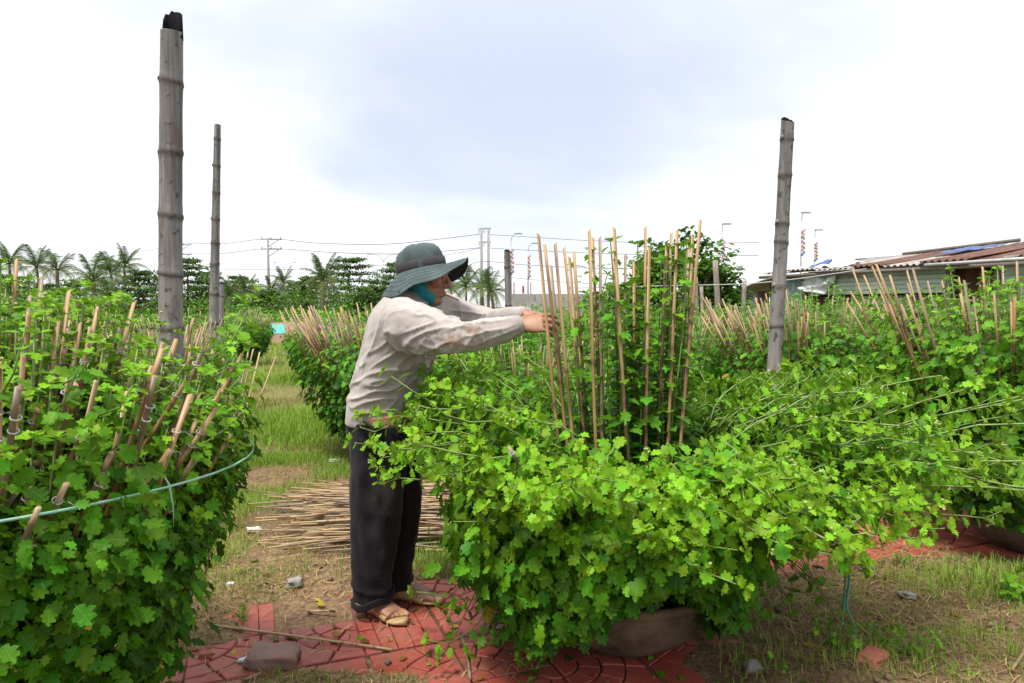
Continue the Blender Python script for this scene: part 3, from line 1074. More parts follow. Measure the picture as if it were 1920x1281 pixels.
# long untied stems lying outward
stem_list = []
twigs = Geo()


def flop(phi, Lh, zt, crown=None, s=.062, start=.30, wig=.05):
    o = np.array((math.cos(phi), math.sin(phi), 0))
    sd_ = np.array((-math.sin(phi), math.cos(phi), 0))
    zc = crown if crown is not None else .62
    p0 = CC + o * crng.uniform(.04, .2) + sd_ * crng.normal(0, .06) + UP * .2
    p1 = CC + o * (.22 + .10 * Lh) + sd_ * crng.normal(0, wig) + UP * (zc * .75)
    p2 = CC + o * (Lh * .62) + sd_ * crng.normal(0, wig) + UP * (zc * .45 + zt * .55 + crng.normal(.01, .05))
    p3 = CC + o * Lh + UP * zt
    p4 = p3 + o * .05 + sd_ * crng.normal(0, .015) + UP * crng.uniform(-.01, .06)
    pth = spline([p0, p1, p2, p3, p4], 16)
    pth[3:-1] += crng.normal(0, .007, pth[3:-1].shape)
    for q in range(2):       # side shoots near the tip
        j = int(crng.integers(8, 14))
        sd2 = sd_ * crng.choice((-1, 1)) * crng.uniform(.4, 1.0) + o * .8 + UP * crng.uniform(-.3, .7)
        ln2 = crng.uniform(.07, .17)
        br = spline([pth[j], pth[j] + unit(sd2) * ln2 * .5 + UP * .005, pth[j] + unit(sd2) * ln2 + UP * .015], 6)
        shoot(LS, br, crng, .02, s * .8, s * .5, .2, .35, .08, 5, .3, buds=cbuds)
        twigs.add(*tube(br[::2], .0016, 4))
    shoot(LS, pth, crng, spacing=crng.uniform(.017, .026), s0=s * 1.05, s1=s * .55, start=start, a0=.42, a1=.05, tip=6, droop=.28, buds=cbuds)
    stem_list.append(pth)


D2 = math.radians
for i in range(120):      # to the right, long and low
    phi = D2(crng.uniform(-30, 44))
    q = crng.random()
    flop(phi, .60 + .84 * crng.random() ** 1.7, .58 + .42 * q - .04 * (phi < D2(-12)), .62, s=.056, start=.25)
for i in range(44):      # right and to the front, drooping
    phi = D2(crng.uniform(-80, -14))
    flop(phi, crng.uniform(.56, .92), crng.uniform(.52, .74) + .06 * (phi < D2(-55)), .68, s=.058, start=.36)
for i in range(84):      # front rim
    phi = D2(crng.uniform(-150, -45))
    flop(phi, crng.uniform(.44, .74), crng.uniform(.56, .76), .66, s=.061, start=.42)
for i in range(60):      # to the left, rising towards the man
    phi = D2(crng.uniform(140, 228))
    flop(phi, .46 + .5 * crng.random() ** 1.6, crng.uniform(.64, .96), .68, s=.056)
for i in range(40):      # behind
    phi = D2(crng.uniform(42, 140))
    flop(phi, crng.uniform(.5, 1.05), crng.uniform(.7, 1.0), .68, s=.056)
# upright tied stems of the middle, each against a stake
CST = [(1009, 439, 1046, 800, 2.40), (1019, 458, 1060, 795, 2.44), (1040, 458, 1074, 800, 2.36), (1031, 496, 1050, 690, 2.62), (1056, 466, 1095, 800, 2.58), (1067, 482, 1098, 822, 2.50),
       (1074, 471, 1103, 822, 2.66), (1104, 433, 1119, 824, 2.36), (1109, 443, 1127, 800, 2.60), (1123, 447, 1131, 822, 2.48), (1151, 427, 1175, 790, 2.34), (1149, 458, 1161, 784, 2.66),
       (1172, 478, 1172, 700, 2.74), (1187, 490, 1190, 790, 2.56), (1209, 427, 1206, 760, 2.62), (1217, 466, 1213, 838, 2.36), (1248, 460, 1235, 852, 2.42), (1258, 438, 1247, 850, 2.60),
       (1268, 430, 1253, 856, 2.38), (1289, 467, 1284, 690, 2.64), (1298, 443, 1290, 720, 2.54), (1311, 412, 1275, 862, 2.36)]
for i, (x0, y0, x1, y1, Y) in enumerate(CST):
    top = at(x0, y0, Y)
    bot = at(x1, y1, Y + crng.uniform(-.02, .02))
    d = unit(top - bot)
    low = bot - d * ((bot[2] - .22) / d[2])
    low[:2] = CC[:2] + (low[:2] - CC[:2]) * min(1, .27 / max(np.linalg.norm(low[:2] - CC[:2]), .01))
    place_stick(link('stake', STAKES[i % len(STAKES)], centre), low - CC, top - CC)
    if i not in (0, 1, 2, 3, 4, 5, 7):
        off = np.array((crng.normal(0, .012), crng.uniform(.0, .03), 0))
        hgt = crng.uniform(.80, .97)
        pth = spline([low + off, low + (top - low) * .4 * hgt + off + crng.normal(0, .012, 3), low + (top - low) * .75 * hgt + off, low + (top - low) * hgt + off * 1.4], 12)
        shoot(LS, pth, crng, .021, .068, .042, .26, .56, .25, 5, .35)
        stem_list.append(pth)
for i in range(16):     # more upright stems inside the ring of stakes
    r_, th = .22 * math.sqrt(crng.random()), crng.random() * 6.28
    p = CC + np.array((r_ * math.cos(th) + .03, r_ * math.sin(th) * .8, .2))
    h_ = crng.uniform(.95, 1.25)
    pth = spline([p, p + np.array((crng.normal(0, .02), crng.normal(0, .02), h_ * .5)), p + np.array((crng.normal(0, .035), crng.normal(0, .03), h_))], 12)
    shoot(LS, pth, crng, .018, .07, .045, .28, .6, .3, 5, .35)
    stem_list.append(pth)
# a fallen, leaning stake and dry leaves low in the middle
place_stick(link('stake', STAKES_TIED[1], centre), at(1030, 985, 2.12) - CC, at(952, 838, 2.02) - CC)
n = 46
pp = CC + np.c_[crng.normal(.12, .2, n), crng.normal(-.1, .16, n), crng.uniform(.5, .68, n)]
LS.add(pp, np.c_[crng.normal(0, 1, (n, 2)), crng.uniform(-1, .2, n)], crng.normal(0, 1, (n, 3)) + UP, crng.uniform(.03, .055, n), crng.choice([.86, .9, .95, 1.0], n))
build_leaves(LS, centre, CC, LEAF_HI, M['leaf'], nparts=300, seed=3)
add_buds(cbuds, centre, CC)
for pth in stem_list:
    link('stem', Geo().add(*tube(pth, np.linspace(.0046, .0021, len(pth)), 5)).mesh('stem', [M['stem']], True, CC), centre)
o = link('twigs', twigs.mesh('twigs', [M['stem']], True, CC), centre); o['kind'] = 'stuff'
o = link('hanging_stems', cstems.mesh('hanging_stems', [M['woody']], True, CC), centre); o['kind'] = 'stuff'
g = Geo()
g.add(*ribbon(spline([CC + np.array((math.cos(q) * .585, math.sin(q) * .585, .565 + .02 * math.sin(3 * q))) for q in np.linspace(0, 6.2, 26)], 60), .008))
link('twine', g.mesh('twine', [M['tape_blue']], True, CC), centre)

# green tapes hanging at the right of it
g = Geo()
p = [at(1597, 1000, 2.55), at(1592, 1090, 2.55), at(1588, 1140, 2.5), at(1603, 1190, 2.42), at(1606, 1281, 2.25)]
p[-1][2] = 0.03; p[-2][2] = max(p[-2][2], .08)
g.add(*ribbon(spline(p, 20), .009, .0005, (.8, -.6, 0)))
p = [at(1587, 1010, 2.6), at(1585, 1090, 2.6), at(1578, 1175, 2.56), at(1570, 1200, 2.5), at(1560, 1180, 2.5)]
for q in p: q[2] = max(q[2], .035)
g.add(*ribbon(spline(p, 20), .008, .0005, (.8, -.6, 0)))
p0 = CC + np.array((.62, -.02, .5))
tag(link('plastic_tape', g.mesh('plastic_tape', [M['tape_dark']], True)), 'loose green plastic tape hanging from the sprawling plant down to the earth', 'tape')

# --- the other pots
F = [  # x, y, Rt, H, label, extras
    (2.70, 3.52, .74, 1.38, 'tall staked chrysanthemum at right picture edge, nearest to the red path', dict(lod=0, nparts=160, n_shell=3400, n_shoot=150, n_stake=34, stake_side=math.pi * .95, stake_len=(-.06, .12), zb=.24, dome=.14, n_side=190, fan=12)),
    (2.42, 5.25, .80, 1.30, 'bushy staked chrysanthemum just right of the lone bamboo pole, canes fanned out', dict(n_stake=34, stake_side=math.pi * 1.08, n_shell=3000, n_shoot=150, stake_len=(-.04, .1), n_side=140, fan=44, fan_out=(1.05, 1.24), fan_top=(.86, 1.03))),
    (4.05, 5.0, .78, 1.30, 'staked chrysanthemum behind the plant at right picture edge', dict(n_stake=22)),
    (0.15, 5.1, .80, .96, 'low staked chrysanthemum showing beneath the worker\'s outstretched arms', dict(n_stake=44, n_shell=4000, stake_len=(-.02, .14))),
    (1.42, 6.3, .76, 1.04, 'staked chrysanthemum showing between the upright canes and the lone bamboo pole', dict(n_stake=24, stake_side=-.3, stake_len=(-.05, .12), fan=11)),
    (-.90, 5.75, .86, 1.18, 'wide chrysanthemum bristling with outward leaning canes beside the grass path, behind the worker', dict(n_stake=50, stake_side=math.pi * 1.1, n_shell=3600, n_shoot=140, stake_len=(-.05, .16), n_side=140, fan=60, fan_out=(1.0, 1.18))),
    (-.72, 8.4, .80, 1.08, 'second chrysanthemum along the grass path, hidden mostly by the wide one', dict(n_stake=50, stake_side=math.pi, stake_len=(0, .25))),
    (-.9, 10.6, .80, 1.05, 'third chrysanthemum along the grass path, showing as a strip of canes', dict(n_stake=40, stake_side=math.pi, stake_len=(0, .25))),
    (0.75, 8.2, .80, 1.10, 'chrysanthemum in the field behind the worker\'s hands', dict(n_stake=26)),
    (2.3, 8.3, .80, 1.12, 'chrysanthemum in the field left of the lone bamboo pole, before the vine tree', dict(n_stake=30)),
    (3.55, 6.75, .80, 1.14, 'chrysanthemum in the field right behind the lone bamboo pole', dict(n_stake=34)),
    (5.1, 6.6, .80, 1.18, 'chrysanthemum in the field below the middle of the plank shed', dict(n_stake=28)),
    (3.9, 8.5, .80, 1.14, 'chrysanthemum in the field in front of the rusty shed end', dict(n_stake=24)),
    (5.5, 8.4, .80, 1.15, 'chrysanthemum in the field in front of the torn plastic sheet', dict(n_stake=24)),
    (7.0, 8.2, .80, 1.15, 'chrysanthemum in the field below the shed\'s dark doorway', dict(n_stake=20)),
    (0.5, 10.6, .85, 1.10, 'distant chrysanthemum in the field before the concrete parapet', dict(lod=2, n_stake=16)),
    (2.2, 10.8, .85, 1.12, 'distant chrysanthemum in the field at the foot of the vine tree', dict(lod=2, n_stake=16)),
    (3.9, 10.6, .85, 1.12, 'distant chrysanthemum in the field by the leaning grey post', dict(lod=2, n_stake=14)),
    (5.6, 10.5, .85, 1.14, 'distant chrysanthemum in the field against the green corrugated sheet', dict(lod=2, n_stake=14)),
    (-2.66, 5.0, .38, .80, 'pot of pale dry canes fanned out around the foot of the charred bamboo pole', dict(n_stake=90, pale=True, n_shell=1600, n_shoot=40, stake_side=.2, stake_len=(.0, .4), stake_out=.5)),
    (-3.75, 5.3, .7, .95, 'pot of pale canes behind the large plant, left of the charred bamboo pole', dict(n_stake=60, pale=True, n_shell=1800, n_shoot=50, stake_len=(.0, .3))),
    (-3.55, 7.3, .55, .92, 'pot of pale canes in the second row behind the charred bamboo pole', dict(n_stake=60, pale=True, n_shell=1600, n_shoot=50, stake_len=(.05, .35))),
    (-5.2, 7.0, .7, 1.0, 'pot of pale canes far left behind the large plant', dict(n_stake=40, pale=True, n_shell=1600, n_shoot=50, stake_len=(.05, .3))),
    (-5.72, 14.6, .56, 1.05, 'round dark green potted bush crowned with pale canes at the path\'s far end', dict(n_stake=60, pale=True, n_shell=3000, n_shoot=70, stake_len=(.0, .2), stake_side=.4)),
    (-3.75, 13.6, .45, .95, 'dark potted bush across the path from the round dark green one', dict(n_stake=8, pale=True, n_shell=2400, n_shoot=50)),
    (-3.1, 11.2, .62, 1.0, 'dark potted bush beside the bare earth bank, behind the wide one', dict(n_stake=16, pale=True, n_shell=2400, n_shoot=50)),
]
for i, (x, y, Rt, H, lab, kw) in enumerate(F):
    k = dict(n_shell=2800, n_shoot=105, n_stake=34, leaf=.054, lod=1, stake_len=(-.06, .12), tipage=.18)
    k.update(kw)
    if x > .3 and y > 6: H += .12; k['n_stake'] = k['n_stake'] * 2 // 3
    if k['lod'] == 2:
        k.update(n_shell=1800, n_shoot=70, leaf=.075)
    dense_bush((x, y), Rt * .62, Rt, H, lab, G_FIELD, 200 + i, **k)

# ------------------------------------------------------------------ bamboo poles
def bamboo_pole(base, top, r0, r1, nodes, label, seed, jag=.0, char=None, bowx=0.0):
    rr = np.random.default_rng(seed)
    base, top = np.asarray(base, float), np.asarray(top, float)
    root = thing('bamboo_pole', base, label, 'pole', 'bamboo poles')
    Ln = np.linalg.norm(top - base)
    nd = np.array(sorted(nodes))
    zs = set(np.linspace(0, 1, 30))
    for q in nd:
        zs |= {q - .014, q - .006, q - .002, q + .002, q + .007, q + .016}
    zs = np.array(sorted(z for z in zs if 0 <= z <= 1))
    rad, nb = [], []
    for z in zs:
        dn = np.min(np.abs(nd - z))
        r = r0 + (r1 - r0) * z
        # wall bellies slightly between nodes; a raised ring at each node
        rad.append(r * (1.085 if dn < .0021 else (1.02 if dn < .0075 else (.995 if dn < .02 else .985))))
        nb.append(1.0 if dn < .003 else (.35 if dn < .008 else 0.0))
    k = 18
    P = (top - base)[None] * zs[:, None] + np.c_[bowx * np.sin(zs * math.pi), 0 * zs, 0 * zs]
    V, T, Q = tube(P, rad, k, False)
    V = V.copy().reshape(len(zs), k, 3)
    V += rr.normal(0, .0006, V.shape)
    for q in nd:                 # the rings sit a little askew
        tl_ = rr.normal(0, .12); w_ = np.exp(-((zs - q) / .012) ** 2)
        V[:, :, 2] += w_[:, None] * tl_ * (V[:, :, 0] - P[:, None, 0])
    an = np.arctan2(V[-1, :, 1] - P[-1, 1], V[-1, :, 0] - P[-1, 0])
    jz = jag * (.5 + .5 * np.sin(an - .3)) ** 1.5 + rr.normal(0, .15, k) * jag * .5 if jag else rr.normal(0, .004, k)
    V[-1, :, 2] += jz
    g = Geo().add(V.reshape(-1, 3), None, Q)
    nbv = list(np.repeat(nb, k))
    # inner wall and rim
    tr, inn = V[-1], P[-1] + (V[-1] - P[-1]) * np.array((.78, .78, 1))
    deep = inn.copy(); deep[:, 2] = P[-1, 2] - .14
    cen = np.r_[deep.mean(0)[None]]
    cm = 1
    VV = np.concatenate((tr, inn, deep, cen))
    Qs = [(i, (i + 1) % k, k + (i + 1) % k, k + i) for i in range(k)] + [(k + i, k + (i + 1) % k, 2 * k + (i + 1) % k, 2 * k + i) for i in range(k)]
    Ts = [(2 * k + i, 2 * k + (i + 1) % k, 3 * k) for i in range(k)]
    g.add(VV, Ts, Qs, cm); nbv += [0] * len(VV)
    me = g.mesh('culm', [M['pole'], M['char']], True)
    attr_f(me, 'nodeband', nbv)
    link('culm', me, root)
    # branch scars at the nodes
    for q in nd[1::2]:
        p = P[0] + (top - base) * q + np.array((-(r0 + (r1 - r0) * q) * .92, -.02, .012))
        sc = Geo().add(*ellipsoid(p, (.012, .014, .016), None, 6, 8))
        link('branch_scar', sc.mesh('branch_scar', [M['char'] if char else M['pole']]), root)
    if char:
        # burnt shell left standing at the top
        a_ = np.linspace(-.25, math.pi + .35, 12)
        hgt = char * (np.sin(np.linspace(0, math.pi, 12)) ** .5) * rr.uniform(.9, 1.08, 12) + .01
        lo = P[-1] + np.c_[np.cos(a_) * r1 * 1.0, np.sin(a_) * r1 * 1.0, np.full(12, -.03)]
        hi = lo * np.array((1, 1, 1)); hi[:, 2] = P[-1][2] + hgt
        hi[:, 0] = P[-1][0] + (lo[:, 0] - P[-1][0]) * .86 + .004
        li = P[-1] + (lo - P[-1]) * np.array((.84, .84, 1)); hn = hi.copy(); hn[:, :2] = P[-1][:2] + (hi[:, :2] - P[-1][:2]) * .84
        VV = np.concatenate((lo, hi, hn, li)); Qs = []
        for i in range(11):
            for b_ in range(3):
                Qs.append((b_ * 12 + i, b_ * 12 + i + 1, b_ * 12 + 13 + i, b_ * 12 + 12 + i))
        link('charred_tip', Geo().add(VV, None, Qs).mesh('charred_tip', [M['char']]), root)
    return root


def node_fracs(base, top, ys, Y):
    zs = [at(960, y, Y)[2] for y in ys]
    return [(z - base[2]) / (top[2] - base[2]) for z in zs]


b0, t0 = at(316, 700, 3.5), at(322, 62, 3.5)
b0 = np.array((b0[0] + .005, 3.5, -.1))
nf = node_fracs(b0, t0, [155, 287, 405, 515, 618, 690, 790, 880], 3.5)
bamboo_pole(b0, t0, .062, .053, nf, 'thick grey bamboo pole with a charred black broken top', 1, .02, .115, -.012)
b1, t1 = at(402, 640, 8.0), at(408, 234, 8.0)
b1 = np.array((b1[0] - .05, 8.0, -.1))
bamboo_pole(b1, t1, .066, .036, node_fracs(b1, t1, [262, 312, 362, 412, 457, 497, 552, 607, 660], 8.0), 'tall slender bamboo pole behind the charred one', 2)
b2, t2 = at(1452, 700, 4.4), at(1477, 232, 4.4)
b2 = np.array((b2[0] - .035, 4.4, -.1))
bamboo_pole(b2, t2, .048, .040, node_fracs(b2, t2, [262, 330, 420, 455, 538, 612, 700, 800], 4.4), 'lone grey bamboo pole with notched top in front of the shed', 3, .05)
b3, t3 = at(418, 640, 9.5), at(416, 533, 9.5)
b3 = np.array((b3[0] - .05, 9.5, -.1))
bamboo_pole(b3, t3, .035, .03, [.2, .45, .7, .9], 'short pale bamboo stump leaning by the slender pole', 4, .03)
b4, t4 = at(957, 600, 9.0), at(951, 472, 9.0)
b4 = np.array((b4[0], 9.0, -.1))
bamboo_pole(b4, t4, .045, .042, [.2, .42, .66, .9], 'squat grey bamboo post behind the worker\'s hands with split top', 5, .03)

# ------------------------------------------------------------------ the worker
def loft(P, ra, rb, side=(0, 1, 0), k=20, cap=True):
    """tube with elliptical sections; ra along `side`, rb across it"""
    P = np.asarray(P, float); n = len(P)
    t = unit(np.gradient(P, axis=0))
    s = np.broadcast_to(np.asarray(side, float), P.shape)
    s = unit(s - t * np.sum(s * t, 1, keepdims=True))
    b = np.cross(t, s)
    an = np.arange(k) * 2 * math.pi / k
    ra = np.broadcast_to(np.asarray(ra, float), (n,)); rb = np.broadcast_to(np.asarray(rb, float), (n,))
    V = P[:, None] + ra[:, None, None] * np.cos(an)[None, :, None] * s[:, None] + rb[:, None, None] * np.sin(an)[None, :, None] * b[:, None]
    return grid_faces(V.reshape(-1, 3), n, k, True, cap)


def sm_loft(P, ra, rb, side=(0, 1, 0), n=16, k=20):
    Q = spline(np.c_[np.asarray(P, float), np.asarray(ra, float), np.asarray(rb, float)], n)
    return loft(Q[:, :3], np.maximum(Q[:, 3], .002), np.maximum(Q[:, 4], .002), side, k)


def remesh(g, voxel, smooth=2, fac=.5):
    me = g.mesh('tmp', [])
    o = bpy.data.objects.new('tmp', me); COL.objects.link(o)
    m = o.modifiers.new('r', 'REMESH'); m.mode = 'VOXEL'; m.voxel_size = voxel; m.adaptivity = 0
    if smooth:
        s = o.modifiers.new('s', 'SMOOTH'); s.iterations = smooth; s.factor = fac
    dg = bpy.context.evaluated_depsgraph_get()
    e = bpy.data.meshes.new_from_object(o.evaluated_get(dg))
    bpy.data.objects.remove(o); bpy.data.meshes.remove(me)
    return e


def verts_of(me):
    a = np.empty(len(me.vertices) * 3, np.float32); me.vertices.foreach_get('co', a)
    b = np.empty(len(me.vertices) * 3, np.float32); me.vertices.foreach_get('normal', b)
    return a.reshape(-1, 3).astype(float), b.reshape(-1, 3).astype(float)


def set_verts(me, V):
    me.vertices.foreach_set('co', np.ascontiguousarray(V, np.float32).ravel()); me.update()


def finish_cloth(me, mat):
    me.materials.clear(); me.materials.append(mat)
    me.polygons.foreach_set('use_smooth', np.ones(len(me.polygons), bool))
    return me


PB = np.array((-0.52, 2.76, 0.0))       # between the feet
person = thing('person', PB, 'person in wide teal hat and pale shirt reaching forward to tie the stakes', 'person')

sh_n, el_n, wr_n = at(757, 603, 2.57), at(868, 630, 2.42), at(970, 611, 2.55)
sh_f, el_f, wr_f = at(826, 583, 2.93), at(915, 600, 2.93), at(985, 592, 2.70)
hipc = at(712, 778, 2.77)
HC = at(797, 517, 2.74)                 # head centre
yaw, nod = math.radians(-14), math.radians(-9)
fw = np.array((math.cos(yaw) * math.cos(nod), math.sin(yaw) * math.cos(nod), math.sin(nod)))
sdv = unit(np.cross(UP, fw)); upv = np.cross(fw, sdv)
HA = np.array((fw, sdv, upv))


def hp(f, s, u):
    return HC + fw * f + sdv * s + upv * u


# ---- body: one continuous skin
B = Geo()
B.add(*ellipsoid(hp(-.012, 0, .028), (.094, .074, .088), HA))
B.add(*ellipsoid(hp(.03, 0, -.04), (.060, .058, .072), HA))
B.add(*ellipsoid(hp(.045, 0, .0), (.045, .055, .06), HA))
B.add(*ellipsoid(hp(.058, 0, -.092), (.028, .03, .022), HA))
B.add(*sm_loft([hp(.082, 0, .022), hp(.093, 0, .0), hp(.108, 0, -.022), hp(.098, 0, -.034)], [.007, .009, .014, .011], [.008, .010, .011, .008], sdv, 8, 10))
for s in (-1, 1):
    B.add(*ellipsoid(hp(.090, s * .013, -.028), (.012, .008, .008), HA, 6, 8))
    B.add(*ellipsoid(hp(.062, s * .042, -.018), (.026, .022, .024), HA, 8, 10))
    B.add(*ellipsoid(hp(-.008, s * .076, -.012), (.018, .009, .031), HA, 8, 10))
B.add(*ellipsoid(hp(.080, 0, .028), (.014, .045, .010), HA, 8, 12))
B.add(*ellipsoid(hp(.087, 0, -.054), (.011, .023, .007), HA, 6, 10))
B.add(*ellipsoid(hp(.085, 0, -.067), (.011, .020, .007), HA, 6, 10))
nk0 = at(765, 580, 2.75)
B.add(*sm_loft([hp(-.02, 0, -.03), (hp(-.03, 0, -.08) + nk0) / 2, nk0, nk0 + (hipc - nk0) * .15], [.052, .052, .06, .1], [.056, .055, .06, .08], (0, 1, 0), 8, 14))
tors = [nk0 + np.array((0, 0, -.02)), nk0 + (hipc - nk0) * .25, nk0 + (hipc - nk0) * .6, hipc, hipc - UP * .08]
B.add(*sm_loft(tors, [.12, .165, .145, .15, .12], [.07, .095, .095, .105, .09], (0.3, 1, 0), 16, 20))
for sh, el, wr in ((sh_n, el_n, wr_n), (sh_f, el_f, wr_f)):
    B.add(*sm_loft([nk0 + (sh - nk0) * .5 - UP * .02, sh, sh + (el - sh) * .5, el, el + (wr - el) * .35, wr, wr + unit(wr - el) * .015], [.06, .05, .046, .038, .038, .026, .026], [.06, .05, .046, .038, .037, .022, .021], (0, 0, 1), 20, 14))


def hand(wr, d, back, side, curl, thumb_out, sz=1.0):
    """palm, four unequal curled fingers and a thumb; `side` points to the thumb"""
    d = unit(d); back = unit(back - d * np.dot(back, d)); side = unit(side - d * np.dot(side, d) - back * np.dot(side, back))
    B.add(*sm_loft([wr - d * .02, wr + d * .025, wr + d * .062, wr + d * .088 * sz], [.026, .030, .041, .042], [.022, .019, .017, .013], side, 10, 16))
    for i, (off, ln, r) in enumerate(((.034, .076, .0083), (.0115, .085, .0086), (-.0115, .078, .0082), (-.033, .062, .0075))):
        p = wr + d * (.084 * sz - .004 * abs(i - 1)) + side * off
        dirv = d.copy(); ang = 0
        pts, rad = [p - d * .02, p], [r * .95, r * 1.06]
        for j, fr in enumerate((.45, .31, .24)):
            ang += math.radians(curl[j] + 3 * i)
            dd = d * math.cos(ang) - back * math.sin(ang) + side * off * 2.2
            p = p + unit(dd) * ln * fr
            pts.append(p); rad.append(r * (1.0, .93, .72)[j])
        B.add(*sm_loft(pts, rad, rad, side, 14, 10))
    p = wr + d * .022 + side * .028 - back * .004
    q1 = p + unit(d * .75 + side * thumb_out - back * .35) * .036
    q2 = q1 + unit(d * 1.0 + side * thumb_out * .2 - back * .45) * .032
    q3 = q2 + unit(d * 1.0 - side * .15 - back * .4) * .025
    B.add(*sm_loft([p - side * .012 - d * .01, p, q1, q2, q3], [.014, .0145, .0118, .0105, .0075], [.014, .0145, .0118, .0105, .0075], back, 14, 10))


hd_n = at(1040, 603, 2.545) - wr_n
hand(wr_n, hd_n, np.array((-.1, -.8, .6)), np.array((.1, .5, .7)), (10, 26, 24), .55, 1.1)
hd_f = at(1032, 598, 2.62) - wr_f
hand(wr_f, hd_f, np.array((0, .5, .85)), np.array((.2, -.85, .3)), (18, 34, 26), .5, 1.1)
# legs and feet
hip_n, kn_n, an_n = at(712, 805, 2.68), at(708, 965, 2.68), np.array((-.575, 2.735, .075))
hip_f, kn_f, an_f = at(738, 805, 2.87), at(746, 960, 2.86), np.array((-.485, 2.872, .075))
foot_d = {0: unit(np.array((.21, -.17, 0))), 1: unit(np.array((.22, -.075, 0)))}
for j, (h_, k_, a_) in enumerate(((hip_n, kn_n, an_n), (hip_f, kn_f, an_f))):
    B.add(*sm_loft([h_ + UP * .06, h_, (h_ + k_) / 2, k_, (k_ * .6 + a_ * .4), a_ + UP * .03, a_], [.085, .088, .072, .054, .054, .036, .034], [.09, .095, .075, .056, .058, .038, .038], (0, 1, 0), 20, 16))
    fd = foot_d[j]; fs = np.array((-fd[1], fd[0], 0))
    hl = a_ * np.array((1, 1, 0)) - fd * .055
    B.add(*sm_loft([hl + UP * .045, hl + fd * .03 + UP * .05, hl + fd * .09 + UP * .052, hl + fd * .15 + UP * .044, hl + fd * .20 + UP * .036], [.022, .033, .035, .044, .040], [.022, .030, .034, .022, .013], fs, 14, 16))
    inner = 1 if j == 0 else -1
    for q in range(5):
        o_ = (.034 - .0165 * q) * inner
        ln = (.046, .042, .038, .033, .027)[q]
        r = (.0125, .0088, .0085, .008, .008)[q]
        p = hl + fd * (.195 - .006 * q) + fs * o_ + UP * .032
        B.add(*sm_loft([p - fd * .02, p + fd * ln * .5 + UP * .002, p + fd * ln - UP * .004], [r, r, r * .8], [r, r * 1.05, r * .75], fs, 8, 8))
body = remesh(B, .0038, 2, .5)
M['skin'] = simple('tanned_skin', (0.42, 0.215, 0.125), 0.5, 0.16, 25, 0.25, 220, col2=(0.30, 0.135, 0.08), bdist=.001, spec=.4)
V, Nr = verts_of(body)
set_verts(body, V - PB)
link('body', finish_cloth(body, M['skin']), person)
M['eye'] = simple('eye_white', (0.45, 0.40, 0.36), 0.3, 0.05, 10, 0)
M['iris'] = simple('dark_iris', (0.02, 0.012, 0.01), 0.15, 0.05, 10, 0)
for s in (-1, 1):
    e = Geo().add(*ellipsoid(hp(.0775, s * .031, .006), (.0112, .0125, .006), HA, 8, 10))
    e.add(*ellipsoid(hp(.087, s * .031, .005), (.0030, .0065, .0048), HA, 6, 8), m=1)
    link('eye', e.mesh('eye', [M['eye'], M['iris']], True, PB), person)
M['hair'] = simple('black_hair', (0.018, 0.015, 0.014), 0.5, 0.3, 150, 0.5)
hr = Geo().add(*ellipsoid(hp(-.022, 0, .034), (.094, .082, .088), HA))
for s in (-1, 1):
    hr.add(*ellipsoid(hp(.012, s * .069, .004), (.02, .008, .035), HA, 8, 8))
    hr.add(*ellipsoid(hp(.091, s * .032, .026), (.004, .017, .0035), HA, 5, 8))
link('hair', hr.mesh('hair', [M['hair']], True, PB), person)

# ---- shirt
S = Geo()
hem = at(712, 785, 2.77)
S.add(*sm_loft([hem - UP * .02 + np.array((-.0, 0, 0)), at(716, 762, 2.77), at(728, 716, 2.77), at(742, 672, 2.76), at(757, 630, 2.755), at(766, 597, 2.75), at(772, 571, 2.75), at(778, 552, 2.75)],
             [.175, .182, .176, .18, .195, .19, .15, .07], [.118, .122, .118, .124, .13, .12, .09, .06], (0.35, 1, 0), 26, 36))
S.add(*sm_loft([nk0 + (sh_n - nk0) * .45 - UP * .03, sh_n - UP * .004, sh_n + (el_n - sh_n) * .33 - UP * .012, sh_n + (el_n - sh_n) * .68 - UP * .012, el_n - UP * .004, el_n + (wr_n - el_n) * .35 - UP * .008, el_n + (wr_n - el_n) * .7 - UP * .004, wr_n - unit(wr_n - el_n) * .01],
             [.095, .096, .088, .068, .055, .051, .044, .036], [.075, .08, .07, .06, .052, .047, .042, .033], (0, 0, 1), 26, 26))
S.add(*sm_loft([nk0 + (sh_f - nk0) * .45 - UP * .03, sh_f - UP * .01, sh_f + (el_f - sh_f) * .33 - UP * .012, sh_f + (el_f - sh_f) * .68 - UP * .008, el_f, el_f + (wr_f - el_f) * .35 - UP * .003, el_f + (wr_f - el_f) * .7, wr_f - unit(wr_f - el_f) * .015],
             [.095, .09, .075, .06, .052, .046, .04, .033], [.075, .078, .064, .056, .05, .044, .038, .031], (0, 0, 1), 26, 26))
shirt = remesh(S, .005, 3, .6)
V, Nr = verts_of(shirt)


def fold(V, c, axis, freq, amp, rad, seed, warp=.6):
    """parallel folds across `axis`, fading out around c"""
    c = np.asarray(c, float); ax = unit(axis)
    d = V - c
    w = np.exp(-np.sum((d / np.asarray(rad)) ** 2, 1))
    ph = d @ ax * freq + warp * 3 * np.sin(V @ np.array((7.0, 9.0, 11.0)) + seed) + seed
    return amp * w * (.62 - np.abs(np.sin(ph)) ** .55) * (.55 + .45 * np.sin(ph * .37 + seed * 2))


